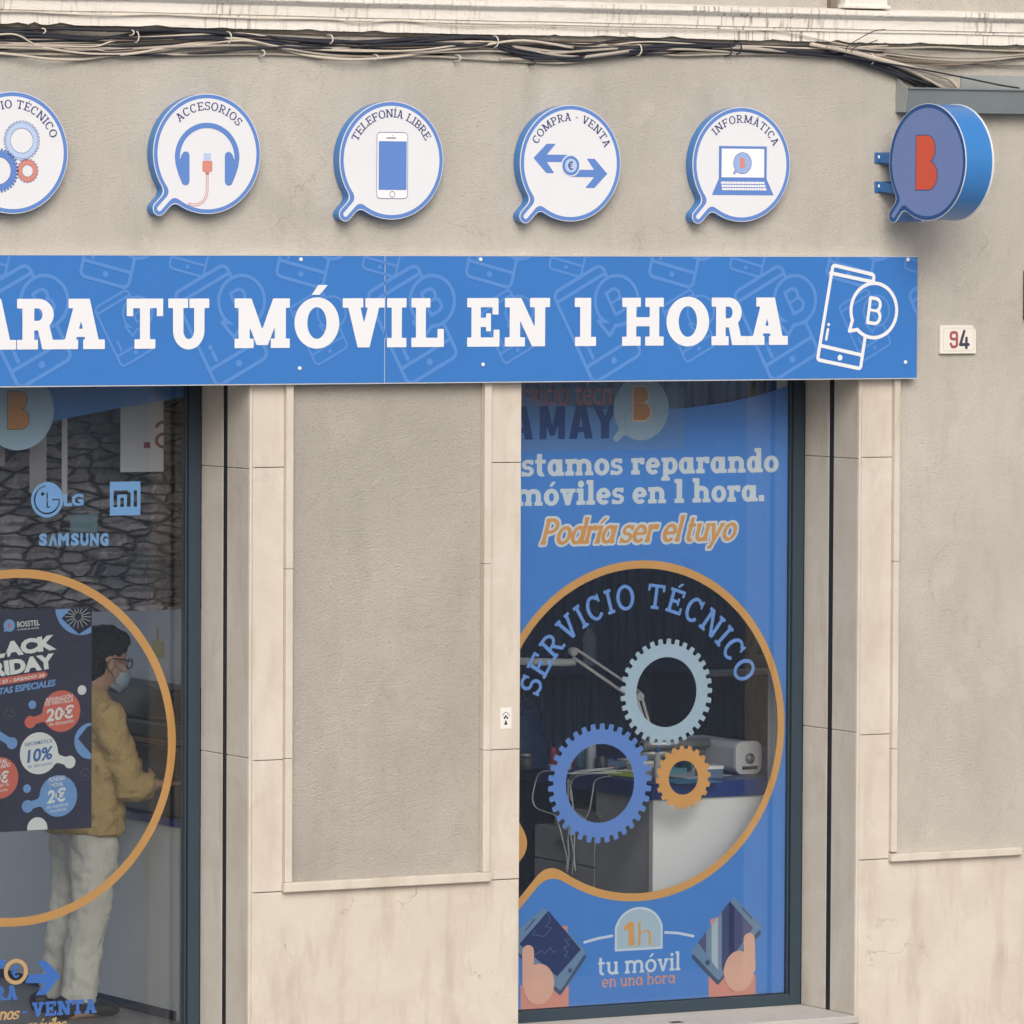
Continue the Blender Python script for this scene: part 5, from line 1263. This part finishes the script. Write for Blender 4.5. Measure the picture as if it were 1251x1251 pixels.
# white cables over the bench and down its side
m_wc = plain('white flex', (.78, .77, .74), .5)
XC = XD-.03
GWC = 'white cables tangled on the bench'
def wire(pts, r=.0032):
    P = [(onx(p[0], p[1], XC) if len(p) < 3 else onz(p[0], p[1], ZTp+p[2])) for p in pts]
    o = MB().tube(P, r, 6, sub=7).build('power_cable', m_wc); tag(o, 'white cable hanging over the bench edge in front of the drawers', 'cable', GWC)
wire([(720, 943, .008), (695, 945, .01), (676, 942), (659, 945), (652, 965), (651, 978), (657, 988), (678, 996), (682, 1005), (688, 1028), (693, 1050), (691, 1063)])
wire([(760, 944, .010), (725, 945, .012), (702, 950), (695, 962), (694, 978), (701, 990), (714, 1000), (715, 1001)])
wire([(745, 948, .008), (728, 953), (724, 968), (720, 990), (713, 1001), (706, 996)])
wire([(770, 940, .012), (730, 944, .01), (706, 947), (698, 958), (697, 975), (700, 985), (694, 1020), (695, 1045), (693, 1066)])
wire([(775, 942, .016), (735, 941, .012), (710, 944, .008), (697, 950), (694, 960), (696, 1010), (700, 1035), (703, 1064)])
wire([(750, 938, .018), (715, 941, .014), (701, 944, .012), (696, 952), (699, 975), (702, 1020), (699, 1068)])
# odds and ends on the bench
rgc = random.Random(9)
KIND = [('tape_roll', 'roll of tape lying on the blue bench top behind the gears', 'tape'), ('parts_tray', 'small open parts tray on the blue bench top', 'tray'), ('screwdriver', 'little screwdriver lying on the blue bench top', 'screwdriver'), ('phone_box', 'small cardboard phone box on the back of the bench', 'box')]
for k, (px, py) in enumerate(((688, 940), (742, 937), (752, 941), (783, 944), (790, 950), (818, 946), (858, 943), (866, 950), (700, 934), (775, 935), (812, 940), (850, 938))):
    p = onz(px, py, ZTp); nm, lb, ct_ = KIND[k % 4]
    cn = ['mustard', 'dark blue', 'red', 'pale', 'light grey', 'teal'][k % 6]
    t = empty(nm, p, cn+' '+lb, ct_, 'odds and ends on the bench: '+nm.replace('_', ' '))
    mcol = plain('odd %d' % k, [(.55, .5, .35), (.12, .2, .3), (.5, .12, .1), (.6, .58, .55), (.5, .5, .52), (.1, .3, .35)][k % 6], .5)
    if nm == 'tape_roll':
        MB().lathe(p, [(.022, 0), (.038, 0), (.038, .022), (.022, .022), (.022, 0)], 18).build('tape', mcol, t); MB().lathe(p, [(.019, .001), (.022, .001), (.022, .021), (.019, .021)], 18).build('core', m_gwd, t)
    elif nm == 'parts_tray':
        MB().box(p[0]-.06, p[1]-.05, p[2], p[0]+.06, p[1]+.05, p[2]+.004).box(p[0]-.06, p[1]-.05, p[2]+.004, p[0]+.06, p[1]-.046, p[2]+.03).box(p[0]-.06, p[1]+.046, p[2]+.004, p[0]+.06, p[1]+.05, p[2]+.03).box(p[0]-.06, p[1]-.046, p[2]+.004, p[0]-.056, p[1]+.046, p[2]+.03).box(p[0]+.056, p[1]-.046, p[2]+.004, p[0]+.06, p[1]+.046, p[2]+.03).build('tray', mcol, t)
        MB().box(p[0]-.03, p[1]-.02, p[2]+.004, p[0]+.02, p[1]+.03, p[2]+.02).build('part', m_steel, t)
    elif nm == 'screwdriver':
        MB().tube([(p[0]-.06, p[1]-.02, p[2]+.011), (p[0]-.01, p[1], p[2]+.011)], .010, 8).build('handle', mcol, t); MB().tube([(p[0]-.01, p[1], p[2]+.011), (p[0]+.07, p[1]+.03, p[2]+.008)], .003, 6).build('shaft', m_steel, t)
    else:
        MB().box(p[0]-.05, p[1]-.04, p[2], p[0]+.05, p[1]+.04, p[2]+.04).build('carton', mcol, t, bevel=.002); MB().box(p[0]-.052, p[1]-.042, p[2]+.04, p[0]+.052, p[1]+.042, p[2]+.055).build('lid', m_wht, t, bevel=.002)
# right hand dark clutter
rp = empty('storage_panel', (2.05, 1.5, ZTp), 'dark navy storage tower standing at the right end of the bench', 'storage tower')
MB().box(at(929, 900, 1.5)[0]+.05, 1.5, ZTp, 2.5, 1.54, at(940, 826, 1.5)[1]).build('panel', m_navy, rp, bevel=.003)
lx0, lz0 = at(866, 826, 1.48); lx1, lz1 = at(944, 817, 1.48)
MB().box(lx0, 1.44, lz0, lx1+.1, 1.56, lz0+.022).build('top_board', m_gwd, rp, bevel=.003)
# folded blue bags on the back of the bench
bg_ = empty('plastic_bag', onz(660, 905, ZTp), 'dark glossy blue bag slumped behind the jars', 'bag')
P0 = onz(664, 915, ZTp+.1); mb = MB(); rgb_ = random.Random(4); vs = []
for j in range(9):
    for i in range(18):
        a = 2*pi*i/18; hh = j/8; r_ = (.17-.05*hh)*(1+.12*math.sin(3*a+j)+rgb_.uniform(-.05, .05)); vs.append((P0[0]+r_*math.cos(a), P0[1]+.25+r_*.7*math.sin(a), ZTp+.26*hh))
mb.add(vs, [(j*18+i, j*18+(i+1) % 18, (j+1)*18+(i+1) % 18, (j+1)*18+i) for j in range(8) for i in range(18)]+[tuple(range(144, 162))], True)
mb.build('bag_body', plain('glossy navy plastic', srgb(30, 52, 84), .25), bg_)
MB().tube([(P0[0]-.05, P0[1]+.14, ZTp+.25), (P0[0]-.02, P0[1]+.12, ZTp+.32), (P0[0]+.05, P0[1]+.14, ZTp+.25)], .006, 6, sub=5).build('handle', plain('navy strap', srgb(40, 70, 100), .4), bg_)

# ================================================================== counter and printers behind the left window
m_cnt = plain('pale grey counter', (.60, .63, .64), .5, .03)
XK = -1.262
zk = onx(222, 1003, XK)[2]
ct = empty('shop_counter', (-1.16, 1.5, .05), 'plain pale grey counter running back from the left window', 'counter')
MB().box(XK, .60, .05, -1.062, 3.9, zk-.03).build('front', m_cnt, ct, bevel=.003)
MB().box(XK-.012, .585, zk-.03, -1.062, 3.9, zk).build('counter_top', m_top, ct, bevel=.003)
MB().box(XK-.006, .62, .05, XK, 3.9, .09).build('plinth_strip', m_dark, ct)
m_blk = plain('black plastic', (.016, .020, .030), .35, .1, 5); m_blk2 = plain('charcoal plastic', (.030, .042, .060), .4, .1, 5)
pn = empty('office_printer', (-1.165, .85, zk), 'black office printer on the pale counter, facing the customer', 'printer')
xa2 = XK+.004; xb2 = -1.064; zt2 = onx(200, 842, XK)[2]
MB().box(xa2+.03, .66, zk, xb2, 1.5, zk+.16).build('paper_drawer', m_blk2, pn, bevel=.01)
MB().box(xa2, .64, zk+.162, xb2, 1.5, zk+.30).build('body', m_blk, pn, bevel=.012)
MB().box(xa2-.004, .70, zk+.305, xb2, 1.45, zk+.325).build('output_tray', plain('brown tray', srgb(120, 92, 74), .5), pn, bevel=.003)
MB().box(xa2, .66, zk+.33, xb2, 1.5, zk+.40).build('scanner_unit', m_blk2, pn, bevel=.015)
MB().box(xa2, .68, zk+.402, xb2, 1.48, zt2).build('document_feeder', m_blk, pn, bevel=.02)
sans('lettering', 'ovo', .70, .76, zk+.34, zk+.365, lambda u, v: (xa2-.002, 1.42-u, v), plain('pale print', (.5, .5, .52), .5), pn)
# light switch box and note on the grey partition
swp = onx(193, 793, -1.062)
sw = empty('wall_note', swp, 'small yellowish note stuck on the grey wall behind the customer', 'note')
MB().box(-1.065, swp[1]-.05, swp[2]-.035, -1.0605, swp[1]+.05, swp[2]+.035).build('note', plain('yellow note', srgb(190, 180, 110), .6), sw)
MB().box(-1.066, swp[1]+.0, swp[2]+.035, -1.0605, swp[1]+.02, swp[2]+.09).build('tab', plain('pale tab', (.5, .5, .47), .6), sw)

# ================================================================== the customer
def loft(mb, rings, seg=16):
    """rings: (centre, radius_a, radius_b, axis_a) ; axis_a = direction of radius_a"""
    vs = []; n = len(rings)
    for i, (c, ra, rb, ax) in enumerate(rings):
        c = Vector(c); t = (Vector(rings[min(i+1, n-1)][0])-Vector(rings[max(i-1, 0)][0])).normalized()
        a = Vector(ax); a = (a-t*a.dot(t)).normalized(); b = t.cross(a)
        for k in range(seg):
            q = 2*pi*k/seg; vs.append(c+a*(ra*math.cos(q))+b*(rb*math.sin(q)))
    fs = [(i*seg+k, i*seg+(k+1) % seg, (i+1)*seg+(k+1) % seg, (i+1)*seg+k) for i in range(n-1) for k in range(seg)]
    mb.add(vs, fs, True); mb.add(vs[:seg], [tuple(range(seg))[::-1]], True); mb.add(vs[-seg:], [tuple(range(seg))], True)
def ball(mb, c, rx, ry, rz, seg=18, rings=12):
    c = Vector(c); vs = []
    for j in range(1, rings):
        th = pi*j/rings
        for k in range(seg):
            q = 2*pi*k/seg; vs.append(c+Vector((rx*math.sin(th)*math.cos(q), ry*math.sin(th)*math.sin(q), rz*math.cos(th))))
    m = len(vs); vs += [c+Vector((0, 0, rz)), c-Vector((0, 0, rz))]
    fs = [(j*seg+k, (j+1)*seg+k, (j+1)*seg+(k+1) % seg, j*seg+(k+1) % seg) for j in range(rings-2) for k in range(seg)]
    fs += [(m, k, (k+1) % seg) for k in range(seg)]+[(m+1, (rings-2)*seg+(k+1) % seg, (rings-2)*seg+k) for k in range(seg)]
    mb.add(vs, fs, True)
def fuse(mb, name, mat, parent, voxel, smooth=3, wrinkle=0, wsize=.08, seed=0):
    """merge closed shapes into one continuous skin"""
    o = mb.build('tmp', None, parent)
    m = o.modifiers.new('r', 'REMESH'); m.mode = 'VOXEL'; m.voxel_size = voxel; m.use_smooth_shade = True
    m = o.modifiers.new('s', 'SMOOTH'); m.iterations = smooth; m.factor = .5
    if wrinkle:
        tx = bpy.data.textures.new('folds', 'CLOUDS'); tx.noise_scale = wsize; tx.noise_depth = 2
        m = o.modifiers.new('d', 'DISPLACE'); m.texture = tx; m.strength = wrinkle; m.mid_level = .5
    dg = bpy.context.evaluated_depsgraph_get(); me = bpy.data.meshes.new_from_object(o.evaluated_get(dg))
    bpy.data.objects.remove(o); me.name = name
    me.polygons.foreach_set('use_smooth', [True]*len(me.polygons))
    r = bpy.data.objects.new(name, me); COL.objects.link(r); me.materials.clear(); me.materials.append(mat); r.parent = parent
    return r
m_skin2 = plain('skin', (.42, .25, .17), .55, .08, 9); m_coat = plain('ochre canvas', (.44, .315, .135), .85, .16, 5, .2, bump=.8, bscale=17, bd=.03)
m_trs = plain('beige cotton trousers', (.58, .56, .48), .9, .08, 4, .2, bump=.45, bscale=13, bd=.025)
m_shoe = plain('black shoe leather', (.02, .02, .024), .5); m_hairb = plain('black hair', (.014, .012, .012), .6, .5, 60, bump=1, bscale=70, bd=.02)
m_mask = plain('pale blue mask', (.30, .36, .42), .8, .04); m_speck = plain('glasses rim', (.03, .03, .035), .3)
XM, YM = -1.505, 1.00
man = empty('person', (XM, YM, .05), 'person in an ochre jacket and beige trousers, masked and in glasses, standing at the counter', 'person')
V3 = lambda x, y, z: Vector((x, y, z))
hd = V3(*at3(131, 808, .96)); hd = V3(hd.x, .98, hd.z)       # head centre
neck = V3(hd.x-.075, .99, hd.z-.165)
hip = V3(XM-.005, YM, .90); chest = V3(XM-.005, YM, 1.27)
FX = V3(1, 0, 0)
body = MB()
# skull, face (facing +X, chin tucked a little towards the hands)
tilt = rad(12)
def hp(f, s_, u):   # forward, to the person's left (+Y), up, from the head centre
    return V3(hd.x+f*math.cos(tilt)+u*math.sin(tilt), hd.y+s_, hd.z-f*math.sin(tilt)+u*math.cos(tilt))
ball(body, hp(-.01, 0, .035), .098, .077, .098); ball(body, hp(.02, 0, -.03), .076, .064, .088)
ball(body, hp(.05, 0, -.085), .035, .035, .03)
loft(body, [(hp(.085, 0, .02), .010, .010, FX), (hp(.104, 0, -.015), .013, .014, FX), (hp(.108, 0, -.030), .014, .017, FX), (hp(.092, 0, -.040), .012, .014, FX)], 10)
for s_ in (-1, 1):
    ball(body, hp(-.008, s_*.078, -.012), .018, .010, .032); ball(body, hp(.074, s_*.032, .012), .013, .014, .012); ball(body, hp(.07, s_*.035, -.02), .022, .02, .018)
ball(body, hp(.088, 0, -.066), .012, .024, .006); ball(body, hp(.087, 0, -.076), .012, .02, .006)
loft(body, [(neck+V3(-.015, 0, -.06), .065, .07, FX), (neck+V3(.02, 0, .02), .057, .056, FX), (neck+V3(.05, 0, .09), .058, .055, FX)])
# trunk
loft(body, [(hip+V3(0, 0, -.06), .10, .155, FX), (hip+V3(0, 0, .04), .108, .165, FX), (hip+V3(0, 0, .16), .10, .145, FX), (chest, .115, .17, FX), (chest+V3(0, 0, .09), .10, .17, FX), (neck+V3(-.02, 0, -.04), .06, .08, FX)])
def limb(pts, rr, mb): loft(mb, [(p, r_, r_, V3(.3, 1, .2)) for p, r_ in zip(pts, rr)], 14)
sR = V3(chest.x+.0, YM-.185, 1.345); sL = V3(chest.x+.02, YM+.185, 1.345)
eR = V3(*at3(157, 962, .80)); wR = V3(*at3(193, 958, .74)); eL = V3(*at3(160, 935, 1.14)); wL = V3(*at3(189, 938, .93))
arms = ((sR, eR, wR), (sL, eL, wL))
for s0, e0_, w0 in arms:
    limb([s0, s0.lerp(e0_, .5), e0_, e0_.lerp(w0, .4), w0], [.055, .048, .042, .042, .027], body)
# hands: palm, four fingers, thumb
def hand(wp, el, side):
    f = (wp-el).normalized(); up_ = V3(0, 0, 1); sd = f.cross(up_).normalized()*side; up_ = sd.cross(f)*side
    kn = wp+f*.085
    loft(body, [(wp-f*.01, .027, .02, sd), (wp+f*.035, .038, .017, sd), (kn, .041, .014, sd)], 12)
    for i, (o_, L_) in enumerate(((-.031, .062), (-.0105, .075), (.0105, .07), (.031, .055))):
        a = kn+sd*o_-f*.012; b = kn+sd*o_*1.06+f*L_*.42-up_*.004; c = kn+sd*o_*1.08+f*L_*.72-up_*.022; d = kn+sd*o_*1.08+f*L_*.86-up_*.044
        limb([a, b, c, d], [.0095, .009, .0082, .007], body)
    a = wp+f*.02-sd*.026; limb([a, a+f*.03-sd*.022-up_*.008, a+f*.062-sd*.03-up_*.02, a+f*.078-sd*.022-up_*.03], [.014, .0115, .0105, .008], body)
hand(wR, eR, 1); hand(wL, eL, -1)
fR = V3(-1.60, .885, .05); fL = V3(-1.60, 1.10, .05)
for ft, sy in ((fR, -1), (fL, 1)):
    hj = hip+V3(0, sy*.09, -.04); kn_ = V3(ft.x+.065, ft.y, .50); an = V3(ft.x, ft.y, .13)
    limb([hj, hj.lerp(kn_, .5), kn_, kn_.lerp(an, .4), an], [.088, .075, .056, .056, .038], body)
    loft(body, [(an+V3(-.03, 0, .02), .04, .038, V3(0, 1, 0)), (an+V3(-.01, 0, -.05), .04, .045, V3(0, 1, 0)), (an+V3(.06, 0, -.05), .04, .03, V3(0, 1, 0)), (an+V3(.15, 0, -.06), .035, .018, V3(0, 1, 0))], 12)
fuse(body, 'body', m_skin2, man, .006, 2)
# trousers
tr = MB()
for ft, sy in ((fR, -1), (fL, 1)):
    hj = hip+V3(0, sy*.085, -.02)
    pts = [hj+V3(0, 0, .06), hj+V3(0, 0, -.12), V3(hj.x*.5+ft.x*.5+.04, (hj.y+ft.y)/2, .64), V3(ft.x+.065, ft.y, .49), V3(ft.x+.03, ft.y, .33), V3(ft.x+.012, ft.y, .19), V3(ft.x+.012, ft.y, .155), V3(ft.x+.012, ft.y, .115)]
    loft(tr, [(p, a, b, FX) for p, a, b in zip(pts, [.115, .112, .098, .084, .080, .074, .080, .076], [.105, .108, .095, .084, .080, .074, .080, .076])], 18)
loft(tr, [(hip+V3(0, 0, -.10), .125, .165, FX), (hip+V3(0, 0, .10), .118, .168, FX)], 18)
fuse(tr, 'trousers', m_trs, man, .010, 4, .032, .07)
for ft in (fR, fL):
    s_ = MB(); a = V3(ft.x, ft.y, .05)
    loft(s_, [(a+V3(-.105, 0, .045), .034, .04, V3(0, 1, 0)), (a+V3(-.06, 0, .055), .046, .052, V3(0, 1, 0)), (a+V3(.04, 0, .05), .048, .048, V3(0, 1, 0)), (a+V3(.12, 0, .038), .052, .036, V3(0, 1, 0)), (a+V3(.175, 0, .03), .042, .026, V3(0, 1, 0)), (a+V3(.195, 0, .025), .02, .018, V3(0, 1, 0))], 14)
    fuse(s_, 'shoe', m_shoe, man, .008, 2)
# jacket
jk = MB()
loft(jk, [(hip+V3(.005, 0, -.075), .158, .215, FX), (hip+V3(.005, 0, .02), .160, .220, FX), (hip+V3(0, 0, .14), .150, .208, FX), (chest+V3(0, 0, -.05), .158, .21, FX), (chest+V3(0, 0, .05), .140, .205, FX), (chest+V3(.01, 0, .105), .105, .155, FX), (neck+V3(-.025, 0, -.085), .078, .09, FX)], 22)
for s0, e0_, w0 in arms:
    f = (w0-e0_).normalized()
    limb([s0+V3(-.01, (YM-s0.y)*.75, .01), s0+V3(-.005, (YM-s0.y)*.30, .022), s0+V3(0, 0, -.0), s0.lerp(e0_, .35), s0.lerp(e0_, .75), e0_+V3(-.01, 0, -.005), e0_.lerp(w0, .45), w0-f*.035, w0-f*.015], [.07, .078, .086, .084, .080, .076, .066, .056, .052], jk)
fuse(jk, 'jacket', m_coat, man, .010, 5, .034, .06)
cl = MB()
loft(cl, [(neck+V3(-.022, 0, -.085), .092, .105, FX), (neck+V3(-.012, 0, -.055), .078, .084, FX), (neck+V3(-.004, 0, -.025), .074, .076, FX)], 18)
fuse(cl, 'collar', m_coat, man, .008, 2, .008, .05)
sc = MB(); loft(sc, [(neck+V3(-.003, 0, -.03), .071, .073, FX), (neck+V3(.008, 0, .018), .067, .068, FX)], 18); fuse(sc, 'shirt_collar', plain('pale shirt', (.55, .53, .48), .8), man, .007, 2)
# hair, glasses, mask
hr = MB()
ball(hr, hp(-.022, 0, .062), .108, .088, .092); ball(hr, hp(-.055, 0, .00), .070, .080, .085); ball(hr, hp(.030, 0, .095), .062, .074, .045)
ball(hr, hp(-.06, 0, -.05), .045, .062, .05)
fuse(hr, 'hair', m_hairb, man, .006, 1, .016, .026)
gl_ = MB()
for s_ in (-1, 1):
    c = hp(.102, s_*.034, .012); pts = [hp(.102-abs(math.cos(a))*.004, s_*.034+.027*math.cos(a), .010+.021*math.sin(a)) for a in np.linspace(0, 2*pi, 15)]
    gl_.tube(pts, .0028, 6); gl_.tube([hp(.098, s_*.062, .018), hp(.05, s_*.080, .020), hp(-.01, s_*.085, .014), hp(-.025, s_*.084, -.01)], .0024, 6, sub=4)
gl_.tube([hp(.104, -.009, .014), hp(.110, 0, .017), hp(.104, .009, .014)], .0022, 6)
gl_.build('glasses', m_speck, man)
mk = MB(); loft(mk, [(hp(.075, 0, -.008), .045, .03, FX), (hp(.07, 0, -.035), .062, .062, FX), (hp(.062, 0, -.075), .062, .060, FX), (hp(.048, 0, -.112), .048, .045, FX)], 18)
fuse(mk, 'face_mask', m_mask, man, .006, 2)
mb = MB()
for s_ in (-1, 1):
    mb.tube([hp(.06, s_*.063, -.03), hp(.02, s_*.078, -.01), hp(-.015, s_*.088, .012)], .0022, 5, sub=3); mb.tube([hp(.045, s_*.055, -.09), hp(.015, s_*.074, -.05), hp(-.02, s_*.087, -.03)], .0022, 5, sub=3)
mb.build('mask_strap', m_mask, man)
